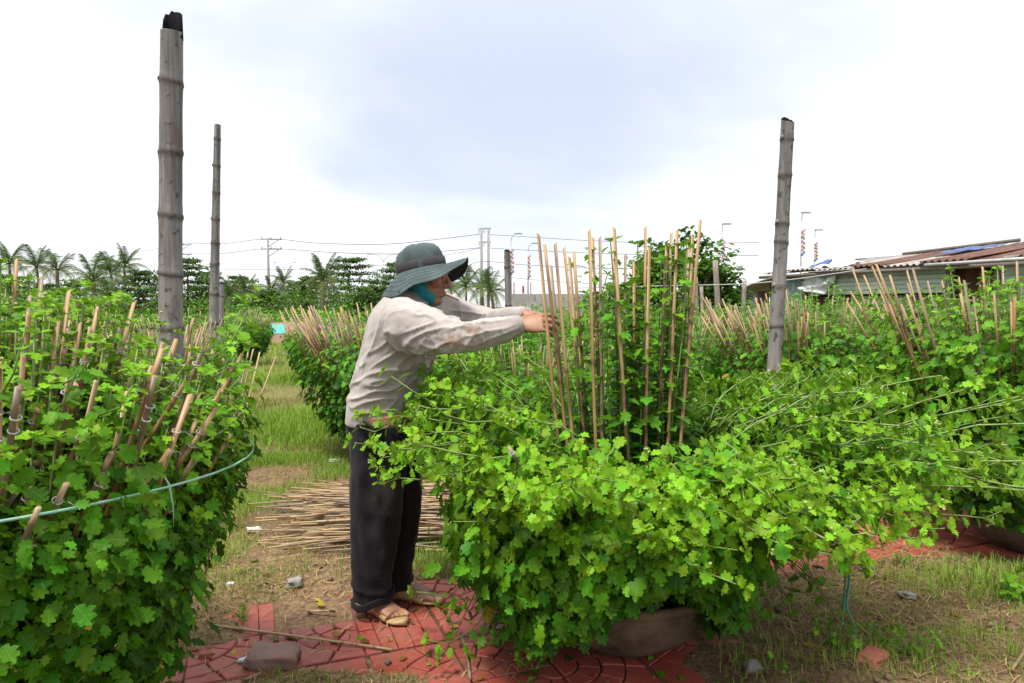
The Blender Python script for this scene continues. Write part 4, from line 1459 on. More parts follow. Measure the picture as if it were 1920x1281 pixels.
arm_d = unit(el_n - sh_n)
disp = np.zeros(len(V))
disp += fold(V, el_n + (sh_n - el_n) * .25, unit(arm_d + np.array((0, 0, .9))), 62, .010, (.10, .14, .10), 1.0, .35)
disp += fold(V, el_n + (wr_n - el_n) * .55, unit(wr_n - el_n), 95, .006, (.10, .14, .06), 2.0, .5)
disp += fold(V, at(800, 655, 2.62), np.array((.55, 0, .85)), 70, .011, (.10, .14, .09), 3.1, .3)
disp += fold(V, at(705, 700, 2.68), np.array((-.25, 0, 1)), 55, .010, (.13, .2, .11), 4.7, .45)
disp += fold(V, at(690, 750, 2.68), np.array((.1, 0, 1)), 70, .009, (.14, .2, .05), 2.2, .5)
disp += fold(V, at(735, 640, 2.6), np.array((.8, 0, .6)), 40, .007, (.12, .1, .12), 5.2, .4)
disp += fold(V, at(860, 585, 2.9), unit(el_f - sh_f), 60, .008, (.09, .12, .09), 6.0, .5)
disp += fold(V, at(945, 598, 2.82), unit(wr_f - el_f), 90, .006, (.10, .12, .07), 7.0, .5)
def ridged(V, along, sa, sb, amp, c, rad, off, pw=3.0):
    """sharp irregular creases that run along a direction, fading out around c"""
    al = unit(along)
    q = V @ al
    P_ = V * sb + np.outer(q * (sa - sb), al)
    n_ = np.array([noise.noise(Vector((p[0] + off, p[1], p[2]))) for p in P_])
    w = np.exp(-np.sum(((V - np.asarray(c)) / np.asarray(rad)) ** 2, 1))
    return amp * w * (1 - np.minimum(np.abs(n_) * 2.2, 1)) ** pw


disp *= .8
crease = arm_d * .8 + np.array((0, 0, .42))
disp += ridged(V, crease, 3.5, 24, .013, el_n + (sh_n - el_n) * .35, (.17, .2, .13), 1.0)
disp += ridged(V, wr_n - el_n, 5, 30, .009, el_n + (wr_n - el_n) * .45, (.15, .2, .08), 2.0)
disp += ridged(V, np.array((1.0, 0, .55)), 4, 21, .016, at(775, 670, 2.65), (.15, .3, .10), 3.0)
disp += ridged(V, np.array((1.0, 0, .25)), 4.5, 20, .016, at(700, 725, 2.68), (.18, .3, .10), 4.0)
disp += ridged(V, np.array((.35, 0, 1.0)), 3, 15, .010, at(715, 630, 2.65), (.14, .3, .16), 5.0)
disp += ridged(V, el_f - sh_f, 4, 24, .010, at(870, 590, 2.9), (.16, .2, .1), 6.0)
disp += ridged(V, np.array((.2, 0, 1.0)), 4, 22, .010, at(800, 700, 2.65), (.12, .3, .12), 7.0)
disp += .006 * vnoise(V, 7.0, 3.0) + .0022 * vnoise(V * np.array((1, 1, .6)), 22.0, 9.0)
# cuffs stay crisp, the hem hangs
for wr, el in ((wr_n, el_n), (wr_f, el_f)):
    w = np.exp(-(np.linalg.norm(V - wr, axis=1) / .04) ** 4)
    disp *= 1 - .8 * w
set_verts(shirt, V + Nr * disp[:, None] - PB)


def shirt_mat():
    m, nt, b, out = new_mat('worn_cotton_shirt')
    tc = N(nt, 'ShaderNodeTexCoord'); P = tc.outputs['Object']
    n1 = N(nt, 'ShaderNodeTexNoise', inp={'Scale': 9.0, 'Detail': 6.0, 'Roughness': 0.6})
    n2 = N(nt, 'ShaderNodeTexNoise', inp={'Scale': 38.0, 'Detail': 6.0, 'Roughness': 0.7, 'Distortion': 1.0})
    n3 = N(nt, 'ShaderNodeTexNoise', inp={'Scale': 420.0, 'Detail': 2.0})
    for n in (n1, n2, n3): L(nt, P, n.inputs['Vector'])
    c = ramp(nt, [(0.3, (0.27, 0.238, 0.222)), (0.6, (0.345, 0.308, 0.29)), (0.8, (0.385, 0.352, 0.335))], n1.outputs[0]).outputs[0]

    def stain(c, centre, rad, col, strength, lo=.42, hi=.62):
        mp = N(nt, 'ShaderNodeMapping')
        mp.vector_type = 'TEXTURE'
        mp.inputs['Location'].default_value = [float(v) for v in (centre - PB)]
        mp.inputs['Scale'].default_value = rad
        L(nt, P, mp.inputs[0])
        ln = N(nt, 'ShaderNodeVectorMath', operation='LENGTH'); L(nt, mp.outputs[0], ln.inputs[0])
        fall = ramp(nt, [(0.1, 1.0), (1.0, 0.0)], ln.outputs['Value'])
        f = ramp(nt, [(.30, 0.0), (.75, strength)], math_node(nt, 'ADD', math_node(nt, 'MULTIPLY', fall.outputs[0], .75), math_node(nt, 'MULTIPLY', math_node(nt, 'SUBTRACT', n2.outputs[0], .5), 1.7)))
        f2 = math_node(nt, 'MULTIPLY', f.outputs[0], ramp(nt, [(0.0, 0.0), (.3, 1.0)], fall.outputs[0]).outputs[0])
        return mixc(nt, f2, c, col)
    c = stain(c, at(848, 640, 2.37), (.11, .14, .05), (.17, .095, .055), .8)
    c = stain(c, at(888, 618, 2.38), (.06, .14, .05), (.20, .12, .075), .75)
    c = stain(c, at(905, 640, 2.42), (.05, .12, .03), (.22, .155, .105), .6)
    c = stain(c, at(925, 590, 2.85), (.045, .1, .03), (.23, .16, .12), .7)
    c = stain(c, at(690, 760, 2.62), (.1, .2, .04), (.27, .23, .195), .5)
    L(nt, c, b.inputs['Base Color'])
    b.inputs['Roughness'].default_value = .9
    b.inputs['Specular IOR Level'].default_value = .15
    b.inputs['Sheen Weight'].default_value = .2
    bp = N(nt, 'ShaderNodeBump', inp={'Strength': .16, 'Distance': .005})
    L(nt, math_node(nt, 'ADD', n2.outputs[0], math_node(nt, 'MULTIPLY', n3.outputs[0], .25)), bp.inputs['Height']); L(nt, bp.outputs[0], b.inputs['Normal'])
    return m


M['shirt'] = shirt_mat()
shirt_o = link('shirt', finish_cloth(shirt, M['shirt']), person)
M['shirt_dark'] = simple('shirt_collar', (0.36, 0.33, 0.31), 0.9, 0.15, 30, 0.3)
# cuffs: wrist bands that stand a little proud
for wr, el, ra, rb in ((wr_n, el_n, .039, .037), (wr_f, el_f, .036, .034)):
    d = unit(wr - el)
    P_ = [wr - d * .052, wr - d * .047, wr - d * .02, wr + d * .006, wr + d * .006, wr - d * .01]
    sc_ = np.array((1.0, 1.1, 1.06, 1.0, .9, .88))
    q = Geo().add(*loft(np.array(P_) + np.linspace(0, 1e-4, 6)[:, None] * d, ra * sc_, rb * sc_, (0, 0, 1), 22, False))
    link('cuff', q.mesh('cuff', [M['shirt']], True, PB), shirt_o)
# collar standing round the neck
an = np.linspace(math.radians(30), math.radians(330), 22)
cb, ct = [], []
ctr = at(778, 562, 2.75); cax = unit(hp(-.02, 0, -.06) - ctr)
cf = unit(fw - cax * np.dot(fw, cax)); cs = np.cross(cax, cf)
for q in an:
    dr = cf * math.cos(q) + cs * math.sin(q)
    cb.append(ctr + dr * .078 - cax * .012); ct.append(ctr + dr * .070 + cax * (.034 + .01 * math.cos(q)))
cb, ct = np.array(cb), np.array(ct)
co = ctr + (ct - ctr) * 1.10 - cax * .002
cl = ctr + (cb - ctr) * 1.2 - cax * .004
Vc = np.concatenate((cb, ct, co, cl)); Qc = []
for b_ in range(3):
    for i in range(21):
        Qc.append((b_ * 22 + i, b_ * 22 + i + 1, b_ * 22 + 23 + i, b_ * 22 + 22 + i))
link('collar', Geo().add(Vc, None, Qc).mesh('collar', [M['shirt_dark']], True, PB), shirt_o)
# seam of the sleeve
an = np.linspace(0, 2 * math.pi, 40)

# ---- scarf wound round neck and jaw
SF = Geo()
sc0, sc1 = at(781, 562, 2.75), hp(.012, 0, -.058)
tp_ = unit(upv * .72 - fw * .70)      # the wrap runs from under the chin up behind the ears
SF.add(*loft([sc0 + np.array((.004, 0, -.012)), sc0 + np.array((.012, 0, .008)), hp(.012, 0, -.105), hp(.008, 0, -.088)] + [hp(.0, 0, -.072) + tp_ * q for q in (.0, .022, .045)], [.060, .068, .069, .072, .074, .0755, .074], [.056, .066, .072, .080, .086, .088, .086], sdv, 26))
scarf = remesh(SF, .005, 2)
V, Nr = verts_of(scarf)
# it leaves the front of the face free
rel = V - HC
f_, u_ = rel @ fw, rel @ upv
disp = .004 * np.sin((u_ * 90 + f_ * 60)) + .004 * vnoise(V, 24, 1.0)
set_verts(scarf, V + Nr * disp[:, None] - PB)
M['scarf'] = simple('turquoise_scarf', (0.012, 0.30, 0.36), 0.85, 0.2, 14, 0.4, 300)
link('scarf', finish_cloth(scarf, M['scarf']), person)

# ---- trousers
T_ = Geo()
T_.add(*sm_loft([at(716, 758, 2.775), at(714, 775, 2.775), at(716, 815, 2.775), at(722, 862, 2.775)], [.155, .165, .175, .155], [.112, .118, .125, .10], (0.25, 1, 0), 12, 30))
T_.add(*sm_loft([hip_n + UP * .03, at(710, 850, 2.68), at(706, 930, 2.68), at(703, 1010, 2.69), at(700, 1080, 2.70), at(700, 1118, 2.71)], [.10, .104, .103, .096, .090, .090], [.112, .112, .104, .092, .083, .081], (0, 1, 0), 26, 30))
T_.add(*sm_loft([hip_f + UP * .03, at(742, 850, 2.86), at(748, 930, 2.86), at(745, 1010, 2.865), at(739, 1062, 2.87), at(738, 1092, 2.875)], [.10, .104, .1, .092, .086, .086], [.11, .108, .1, .088, .08, .08], (0, 1, 0), 26, 30))
tro = remesh(T_, .0062, 3, .6)
V, Nr = verts_of(tro)
hgt = V[:, 2]
disp = .010 * vnoise(V * np.array((1, 1, .35)), 11.0, 2.0) + .005 * vnoise(V * np.array((1, 1, .5)), 26.0, 7.0)
disp += fold(V, at(700, 1110, 2.62), np.array((.25, 0, 1)), 60, .013, (.2, .25, .09), 1.3, .5)
disp += fold(V, at(745, 1080, 2.8), np.array((-.2, 0, 1)), 55, .011, (.12, .2, .09), 2.3, .5)
disp += fold(V, at(715, 965, 2.6), np.array((.5, 0, 1)), 45, .007, (.12, .2, .1), 4.3, .6)
disp += fold(V, at(720, 830, 2.6), np.array((.6, 0, .8)), 45, .009, (.14, .2, .08), 3.3, .5)
set_verts(tro, V + Nr * disp[:, None] - PB)


def trouser_mat():
    m, nt, b, out = new_mat('charcoal_work_trousers')
    tc = N(nt, 'ShaderNodeTexCoord'); P = tc.outputs['Object']
    n1 = N(nt, 'ShaderNodeTexNoise', inp={'Scale': 6.0, 'Detail': 6.0, 'Roughness': 0.6})
    n2 = N(nt, 'ShaderNodeTexNoise', inp={'Scale': 300.0, 'Detail': 3.0})
    mp = N(nt, 'ShaderNodeMapping'); mp.inputs['Scale'].default_value = (22, 22, 5)
    L(nt, P, mp.inputs[0])
    n3 = N(nt, 'ShaderNodeTexNoise', inp={'Scale': 1.0, 'Detail': 5.0})
    for n in (n1, n2): L(nt, P, n.inputs['Vector'])
    L(nt, mp.outputs[0], n3.inputs['Vector'])
    c = ramp(nt, [(0.35, (0.008, 0.007, 0.0095)), (0.6, (0.014, 0.0125, 0.017)), (0.8, (0.032, 0.028, 0.034))], n3.outputs[0]).outputs[0]
    # dusty, faded patch over the knee and thigh
    mp2 = N(nt, 'ShaderNodeMapping'); mp2.vector_type = 'TEXTURE'
    mp2.inputs['Location'].default_value = [float(v) for v in (at(722, 955, 2.58) - PB)]
    mp2.inputs['Scale'].default_value = (.09, .12, .24)
    L(nt, P, mp2.inputs[0])
    ln = N(nt, 'ShaderNodeVectorMath', operation='LENGTH'); L(nt, mp2.outputs[0], ln.inputs[0])
    fall = ramp(nt, [(0.0, 1.0), (1.0, 0.0)], ln.outputs['Value'])
    f = math_node(nt, 'MULTIPLY', fall.outputs[0], ramp(nt, [(0.40, 0.0), (0.60, .7)], n1.outputs[0]).outputs[0])
    c = mixc(nt, f, c, (0.095, 0.076, 0.072))
    L(nt, c, b.inputs['Base Color'])
    b.inputs['Roughness'].default_value = .85
    b.inputs['Specular IOR Level'].default_value = .2
    b.inputs['Sheen Weight'].default_value = .04
    bp = N(nt, 'ShaderNodeBump', inp={'Strength': .3, 'Distance': .004})
    L(nt, math_node(nt, 'ADD', n3.outputs[0], math_node(nt, 'MULTIPLY', n2.outputs[0], .3)), bp.inputs['Height']); L(nt, bp.outputs[0], b.inputs['Normal'])
    return m


M['trousers'] = trouser_mat()
tro_o = link('trousers', finish_cloth(tro, M['trousers']), person)
# rolled hem of the near leg, belt, side seam
for cpt, ra, rb, tilt in ((at(699, 1120, 2.712), .092, .083, .22), (at(738, 1094, 2.876), .088, .082, .12)):
    an = np.linspace(0, 2 * math.pi, 30)
    ring = np.c_[cpt[0] + rb * np.cos(an), cpt[1] + ra * np.sin(an), cpt[2] + tilt * rb * np.cos(an) + .006 * np.sin(an * 4)]
    g = Geo()
    for dz, rr_ in ((.0, .005), (.011, .006), (-.010, .005)):
        g.add(*tube(ring + UP * dz, rr_, 8, False))
    link('rolled_hem', finish_cloth(remesh(Geo().add(g.V[0] - PB, None, g.Q[0]).add(g.V[1] - PB, None, g.Q[1] - g.n // 3).add(g.V[2] - PB, None, g.Q[2] - 2 * (g.n // 3)), .005, 1), M['trousers']), tro_o)
M['belt'] = simple('dark_red_cloth_belt', (0.16, 0.05, 0.045), 0.8, 0.2, 40, 0.3)
g = Geo().add(*loft(np.array([at(716, 768, 2.775), at(715, 773, 2.775), at(714, 784, 2.775), at(714, 788, 2.775)]), [.168, .178, .180, .170], [.120, .128, .130, .12], (0.25, 1, 0), 30, False))
link('belt', g.mesh('belt', [M['belt']], True, PB), tro_o)
sm = [at(706, y, 2.6) for y in (830, 900, 970, 1040, 1110)]

# ---- hat
hat = link('hat', None, person)
M['hat'] = simple('teal_canvas_hat', (0.072, 0.108, 0.108), 0.9, 0.25, 12, 0.5, 160, col2=(0.04, 0.066, 0.068))
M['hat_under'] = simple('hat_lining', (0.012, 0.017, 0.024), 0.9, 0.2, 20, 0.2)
M['hat_band'] = simple('hat_ribbon', (0.055, 0.045, 0.052), 0.7, 0.2, 60, 0.3)
HTC = at(790, 503, 2.74)
tl = math.radians(13)
hf = unit(np.array((math.cos(tl), -.12, math.sin(tl)))); hs_ = unit(np.cross(UP, hf)); hu = np.cross(hf, hs_)
hq = lambda f, s, u: HTC + fwd_mix(f, s, u)


def fwd_mix(f, s, u):
    return hf * np.asarray(f)[..., None] + hs_ * np.asarray(s)[..., None] + hu * np.asarray(u)[..., None]


k = 48
an = np.arange(k) * 2 * math.pi / k
prof = [(.096, -.012), (.096, .016), (.093, .042), (.085, .064), (.071, .080), (.050, .090), (.026, .0945), (.004, .095)]
rings = []
for i, (r, u) in enumerate(prof):
    wob = .0025 * np.sin(an * 5 + i) + .002 * np.sin(an * 9 + i * 2)
    rings.append(HTC + fwd_mix((r * 1.02 + wob) * np.cos(an), (r * .92 + wob) * np.sin(an), u + .004 * np.sin(an * 3 + 1) * (u > .03)))
cv, ct_, cq = grid_faces(np.concatenate(rings), len(prof), k, True, False)
crown = link('hat_crown', Geo().add(cv, None, cq).mesh('hat_crown', [M['hat']], True, PB), hat)
rs = np.linspace(0, 1, 12)
up_r, lo_r = [], []
for q in rs:
    r = .096 + (.178 - .096) * q
    # brim: droops at the back and sides, lifts a little in front
    dro = (.034 + .040 * (np.abs(np.sin(an)) ** 1.2) + .028 * np.maximum(-np.cos(an), 0) - .034 * np.maximum(np.cos(an), 0) ** 1.5)
    w = .006 * np.sin(an * 4 + 1) * q + .004 * np.sin(an * 7) * q
    z = -.006 - dro * q ** 1.15 + w
    f = r * 1.03 * np.cos(an) * (1 + .05 * q * np.cos(an)); s = r * .97 * np.sin(an)
    up_r.append(HTC + fwd_mix(f, s, z)); lo_r.append(HTC + fwd_mix(f, s, z - .0035))
uv, _, uq = grid_faces(np.concatenate(up_r), 12, k, True, False)
lv, _, lq = grid_faces(np.concatenate(lo_r), 12, k, True, False)
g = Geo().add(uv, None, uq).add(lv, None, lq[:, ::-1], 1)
ev, _, eq = grid_faces(np.concatenate((up_r[-1], lo_r[-1])), 2, k, True, False)
g.add(ev, None, eq)
brim = link('hat_brim', g.mesh('hat_brim', [M['hat'], M['hat_under']], True, PB), hat)
g = Geo()
for q in (3, 5, 7, 9):
    g.add(*tube(np.r_[up_r[q], up_r[q][:1]] + hu * .0006, .0009, 4, False))
link('stitching', g.mesh('stitching', [M['hat']], True, PB), brim)
bp_ = []
for r, u in ((.0985, -.004), (.1005, .002), (.1005, .022), (.0985, .027)):
    bp_.append(HTC + fwd_mix(r * 1.02 * np.cos(an), r * .925 * np.sin(an), np.full(k, u) - .012 * np.cos(an) * 0))
bv, _, bq = grid_faces(np.concatenate(bp_), 4, k, True, False)
link('hat_band', Geo().add(bv, None, bq).mesh('hat_band', [M['hat_band']], True, PB), crown)
for q in (-1.35, -2.6, .9, 2.2):
    rr_ = np.array([HTC + fwd_mix((r * 1.02) * np.cos(q + da), r * .925 * np.sin(q + da), u) for u, r in ((-.008, .104), (.010, .106), (.034, .1025)) for da in (-.09, .09)])
    Vb = np.concatenate((rr_, HTC + (rr_ - HTC) * .96))
    Qb = [(0, 1, 3, 2), (2, 3, 5, 4), (6, 8, 9, 7), (8, 10, 11, 9), (0, 2, 8, 6), (2, 4, 10, 8), (1, 7, 9, 3), (3, 9, 11, 5)]
    link('band_loop', Geo().add(Vb, None, Qb).mesh('band_loop', [M['hat']], False, PB), crown)
i_ = int(k * .70)
link('snap_button', Geo().add(*ellipsoid(up_r[10][i_] + hu * .001, (.006, .006, .003), None, 6, 10)).mesh('snap_button', [M['hat_band']], True, PB), brim)

# ---- sandals
M['sandal'] = simple('tan_plastic_sandal', (0.56, 0.37, 0.17), 0.5, 0.15, 20, 0.15, 120)
for j, a_ in enumerate((an_n, an_f)):
    fd = foot_d[j]; fs = np.array((-fd[1], fd[0], 0))
    hl = a_ * np.array((1, 1, 0)) - fd * .075
    sd_o = link('sandal', None, person)
    t = np.linspace(0, 1, 14)
    wid = np.interp(t, [0, .06, .2, .45, .7, .88, .97, 1], [.012, .028, .034, .032, .046, .042, .024, .008])
    ln = .282
    inner = 1 if j == 0 else -1
    P_ = hl + fd * (t * ln)[:, None] + fs * (.006 * np.sin(t * math.pi) * inner)[:, None] + UP * (.013 + .012 * np.maximum(t - .82, 0) * 3 + .006 * (1 - t))[:, None]
    sv = sm_loft(P_, wid, np.full(14, .0125), fs, 30, 16)
    V_ = sv[0].copy(); V_[:, 2] = np.maximum(V_[:, 2], .0015)
    link('sole', Geo().add(V_, sv[1], sv[2]).mesh('sole', [M['sandal']], True, PB), sd_o)
    # perforated strap arched over the instep, holes between its bars
    nu, nv_ = 19, 24
    Vg = []
    for u in np.linspace(0, 1, nu):
        along = .085 + .125 * u
        w = float(np.interp(along / ln, t, wid)) + .003
        top = .098 - .052 * u
        for v in np.linspace(0, math.pi, nv_):
            al = along + .012 * math.sin(v) * (u - .3)
            p = hl + fd * al + fs * (w * math.cos(v) + .004 * inner) + UP * (.016 + (top - .016) * math.sin(v) ** .75)
            Vg.append(p)
    Vg = np.array(Vg)
    Qg = []
    for i in range(nu - 1):
        for q in range(nv_ - 1):
            hole = (i % 2 == 1 and q % 2 == 1 and 2 < q < nv_ - 4 and 0 < i < nu - 2)
            slot = (6 <= i <= 9 and (q in (3, 4, 5) or q in (nv_ - 5, nv_ - 6, nv_ - 7)))
            if not hole and not slot:
                Qg.append((i * nv_ + q, i * nv_ + q + 1, (i + 1) * nv_ + q + 1, (i + 1) * nv_ + q))
    me = Geo().add(Vg, None, Qg).mesh('strap', [M['sandal']], True, PB)
    so = link('strap', me, sd_o)
    md = so.modifiers.new('thickness', 'SOLIDIFY'); md.thickness = .0035; md.offset = 0
M['cigarette'] = simple('cigarette_paper', (0.62, 0.36, 0.16), 0.8, 0.15, 60, 0.1)
mth = hp(.092, -.006, -.061)
g = Geo().add(*tube([mth, mth + fw * .03 - UP * .006, mth + fw * .062 - UP * .014], .0036, 8))
tag(link('cigarette', g.mesh('cigarette', [M['cigarette']])), 'short cigarette held between the worker\'s lips', 'cigarette')

# ------------------------------------------------------------------ shed
SA, SB = np.array((5.84, 17.0)), np.array((8.5, 11.0))
SE = unit(SB - SA); SN = np.array((SE[1], -SE[0]))
if SN[1] > 0: SN = -SN
shed = thing('shed', (SA[0], SA[1], 0), 'low makeshift shed with pale green plank wall and rusty corrugated roof', 'shed')
S0 = np.array((SA[0], SA[1], 0.0))


def su(px):
    k = (px - 960) / 1280.0
    A = np.array(((k, -SE[0]), (1.0, -SE[1])))
    t, u = np.linalg.solve(A, SA)
    return u, t


def sz(px, py):
    u, t = su(px)
    return at(px, py, t)[2]


def spt(u, v, z):
    return np.array((SE[0] * u + SN[0] * v, SE[1] * u + SN[1] * v, z))


RS = np.array(((SE[0], SN[0], 0), (SE[1], SN[1], 0), (0, 0, 1)))
M['green_board'] = simple('faded_green_board', (0.50, 0.60, 0.50), 0.8, 0.2, 5, 0.4, 40, stretch=(1, 1, 3), objrand=.12, col2=(0.36, 0.44, 0.35))
M['green_tin'] = simple('faded_green_tin', (0.36, 0.50, 0.42), 0.6, 0.2, 5, 0.2, objrand=.1)
M['rust'] = simple('rusty_sheet', (0.21, 0.105, 0.075), 0.9, 0.3, 6, 0.4, 50, stretch=(1, 1, .3), objrand=.25, col2=(0.085, 0.035, 0.025))
M['zinc'] = simple('weathered_zinc', (0.40, 0.385, 0.37), 0.6, 0.2, 5, 0.2, col2=(0.24, 0.17, 0.13), objrand=.2)
M['white_tin'] = simple('pale_tin', (0.55, 0.56, 0.57), 0.6, 0.15, 5, 0.2)
M['wood'] = simple('grey_weathered_wood', (0.22, 0.18, 0.15), 0.9, 0.3, 10, 0.5, stretch=(6, 6, 1))
M['tarp_blue'] = simple('blue_tarpaulin', (0.05, 0.11, 0.30), 0.5, 0.2, 6, 0.5, 12, bdist=.03)
M['plastic'] = simple('clear_plastic', (0.68, 0.70, 0.71), 0.35, 0.1, 9, 0.7, 14, bdist=.03)
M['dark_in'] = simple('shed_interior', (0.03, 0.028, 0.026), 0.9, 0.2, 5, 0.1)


def sbox(name, u0, u1, v0, v1, z0, z1, mat, parent=None):
    V, _, Q = box(((u0 + u1) / 2, (v0 + v1) / 2, (z0 + z1) / 2), (u1 - u0, v1 - v0, z1 - z0))
    V = V @ RS.T
    return link(name, Geo().add(V, None, Q).mesh(name, [mat], False), parent or shed)


def corr(name, u0, u1, z0, z1, mat, v=0.0, pitch=.12, amp=.018, parent=None, rot=None):
    """upright corrugated sheet standing in the wall"""
    n = max(int((u1 - u0) / pitch * 6), 8)
    us = np.linspace(u0, u1, n)
    vv = v + amp * np.sin(us / pitch * 2 * math.pi)
    rows = []
    for z in (z0, (z0 + z1) / 2, z1):
        rows.append(np.array([spt(a_, b_, z) for a_, b_ in zip(us, vv)]))
    V, T, Q = grid_faces(np.concatenate(rows), 3, n, False)
    o = link(name, Geo().add(V, None, Q).mesh(name, [mat], True), parent or shed)
    m = o.modifiers.new('thickness', 'SOLIDIFY'); m.thickness = .006
    return o


u_l0, u_l1, u_g0, u_g1, u_p1, u_d1, u_end = su(1375)[0], su(1420)[0], su(1468)[0], su(1514)[0], su(1776)[0], su(1880)[0], su(2150)[0]
eave = 2.02
# inner dark wall so the openings look in on a dim room
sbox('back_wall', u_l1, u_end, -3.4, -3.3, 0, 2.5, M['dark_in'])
sbox('inner_wall', u_g0, u_end, -.35, -.31, 0, 1.95, M['rust'])
# lean-to end: pale sheet, rusty sheets
corr('tin_sheet', u_l0, u_l1, 0, 1.55, M['white_tin'], .02)
for i in range(2):
    w = (u_g0 - u_l1) / 2
    corr('rusty_sheet', u_l1 + i * w, u_l1 + (i + 1) * w - .03, 0, 1.62 + .17 * i, M['rust'], .01 * i)
corr('green_sheet', u_g0, u_g1 - .1, 0, 1.98, M['green_tin'], .03, .16, .02)
sbox('post', u_g1 - .08, u_g1 + .03, -.03, .09, 0, 2.0, M['wood'])
zb, zt = 1.50, 2.02
nb = 6
for i in range(nb):
    z0 = zb + (zt - zb) * i / nb
    sbox('plank', u_g1 + .05, u_p1, .02 + .004 * (i % 2), .05 + .004 * (i % 2) + .006 * (i % 3), z0 + .004, z0 + (zt - zb) / nb - .004, M['green_board'])
sbox('post', u_p1 + .0, u_p1 + .1, -.03, .08, 0, 2.0, M['wood'])
sbox('post', u_d1 - .12, u_d1 - .02, -.03, .08, 0, 2.05, M['wood'])
for i in range(5):
    w = (u_p1 - u_g1) / 5
    corr('lower_sheet', u_g1 + .05 + i * w, u_g1 + (i + 1) * w, 0, 1.47, M['rust'] if i in (0, 1, 4) else M['zinc'], -.02 - .01 * (i % 2))
for i in range(7):
    z0 = .95 + i * .165
    sbox('plank', u_d1, u_end, .02 + .004 * (i % 2), .055 + .004 * (i % 2), z0 + .004, z0 + .16, M['green_board'])
corr('rusty_sheet', u_p1 + .45, u_d1 - .15, .3, 2.02, M['rust'], -.12, .1)
sbox('side_wall', u_g0 - .03, u_g0 + .0, -3.3, -.05, 0, 2.0, M['green_tin'])


def roof_sheet(u0, u1, mat, v_out=.45, v_in=-2.5, z_out=2.02, z_in=2.42, dz0=0.0, name='roof_sheet'):
    n = max(int((u1 - u0) / .13 * 6), 10)
    us = np.linspace(u0, u1, n)
    w = .022 * np.sin(us / .13 * 2 * math.pi)
    rows = []
    for f in np.linspace(0, 1, 4):
        rows.append(np.array([spt(a_, v_out + (v_in - v_out) * f, z_out + (z_in - z_out) * f + b_ + dz0 - .02 * math.sin(f * 3.1)) for a_, b_ in zip(us, w)]))
    V, T, Q = grid_faces(np.concatenate(rows), 4, n, False)
    o = link(name, Geo().add(V, None, Q).mesh(name, [mat], True), shed)
    m = o.modifiers.new('thickness', 'SOLIDIFY'); m.thickness = .008
    return o


ur = np.linspace(u_g0 - .35, u_end, 10)
rm = ['zinc', 'zinc', 'zinc', 'rust', 'zinc', 'rust', 'rust', 'rust', 'zinc']
for i in range(9):
    roof_sheet(ur[i] - .05, ur[i + 1] + .05, M[rm[i]], .22 + .06 * (i % 3), -2.6, 2.03 + .02 * (i % 2), 2.40 + .022 * i, .014 * (i % 2))
# lean-to roof at the end
lr = []
for f in np.linspace(0, 1, 5):
    for v in (.3, -2.0):
        lr.append(spt(u_l0 - .5 + (u_g0 - u_l0 + .55) * f, v, 1.50 + .42 * f + .02 * math.sin(f * 20)))
o = link('lean_to_roof', Geo().add(np.array(lr), None, [(2 * i, 2 * i + 1, 2 * i + 3, 2 * i + 2) for i in range(4)]).mesh('lean_to_roof', [M['zinc']], False), shed)
o.modifiers.new('thickness', 'SOLIDIFY').thickness = .02
for v in (.25, -1.0, -2.2):
    p = [spt(u_g0 - .5, v, 2.0 + (.25 - v) * .15), spt(u_end, v, 2.0 + (.25 - v) * .15)]
    link('purlin', Geo().add(*tube([q - UP * .06 for q in p], .04, 6)).mesh('purlin', [M['wood']]), shed)
link('ridge_beam', Geo().add(*tube([spt(su(1540)[0], -2.55, 2.47), spt(su(1750)[0], -2.5, 2.57)], .04, 6)).mesh('ridge_beam', [M['wood']]), shed)
link('ridge_beam', Geo().add(*tube([spt(su(1800)[0], -2.5, 2.58), spt(u_end, -2.5, 2.66)], .035, 6)).mesh('ridge_beam', [M['wood']]), shed)
link('fascia', Geo().add(*tube([spt(su(1755)[0], .36, 2.0), spt(u_end, .36, 2.02)], .03, 5)).mesh('fascia', [M['white_tin']]), shed)


def sheet(name, corners, mat, n=14, amp=.03, seed=0, parent=None, thick=.006):
    """crumpled sheet between four corners"""
    c = [np.asarray(q, float) for q in corners]
    u, v = np.meshgrid(np.linspace(0, 1, n), np.linspace(0, 1, n))
    P = (1 - u)[..., None] * (1 - v)[..., None] * c[0] + u[..., None] * (1 - v)[..., None] * c[1] + u[..., None] * v[..., None] * c[2] + (1 - u)[..., None] * v[..., None] * c[3]
    P = P.reshape(-1, 3)
    nrm = unit(np.cross(c[1] - c[0], c[3] - c[0]))
    P = P + nrm * (amp * vnoise(np.c_[u.ravel() * 4, v.ravel() * 4, np.full(n * n, seed)], 1.0))[:, None]
    V, T, Q = grid_faces(P, n, n, False)
    o = link(name, Geo().add(V, None, Q).mesh(name, [mat], True), parent)
    m = o.modifiers.new('thickness', 'SOLIDIFY'); m.thickness = thick
    return o


def ztop(v):
    return 2.03 + (.45 - v) / 2.95 * .47 + .045


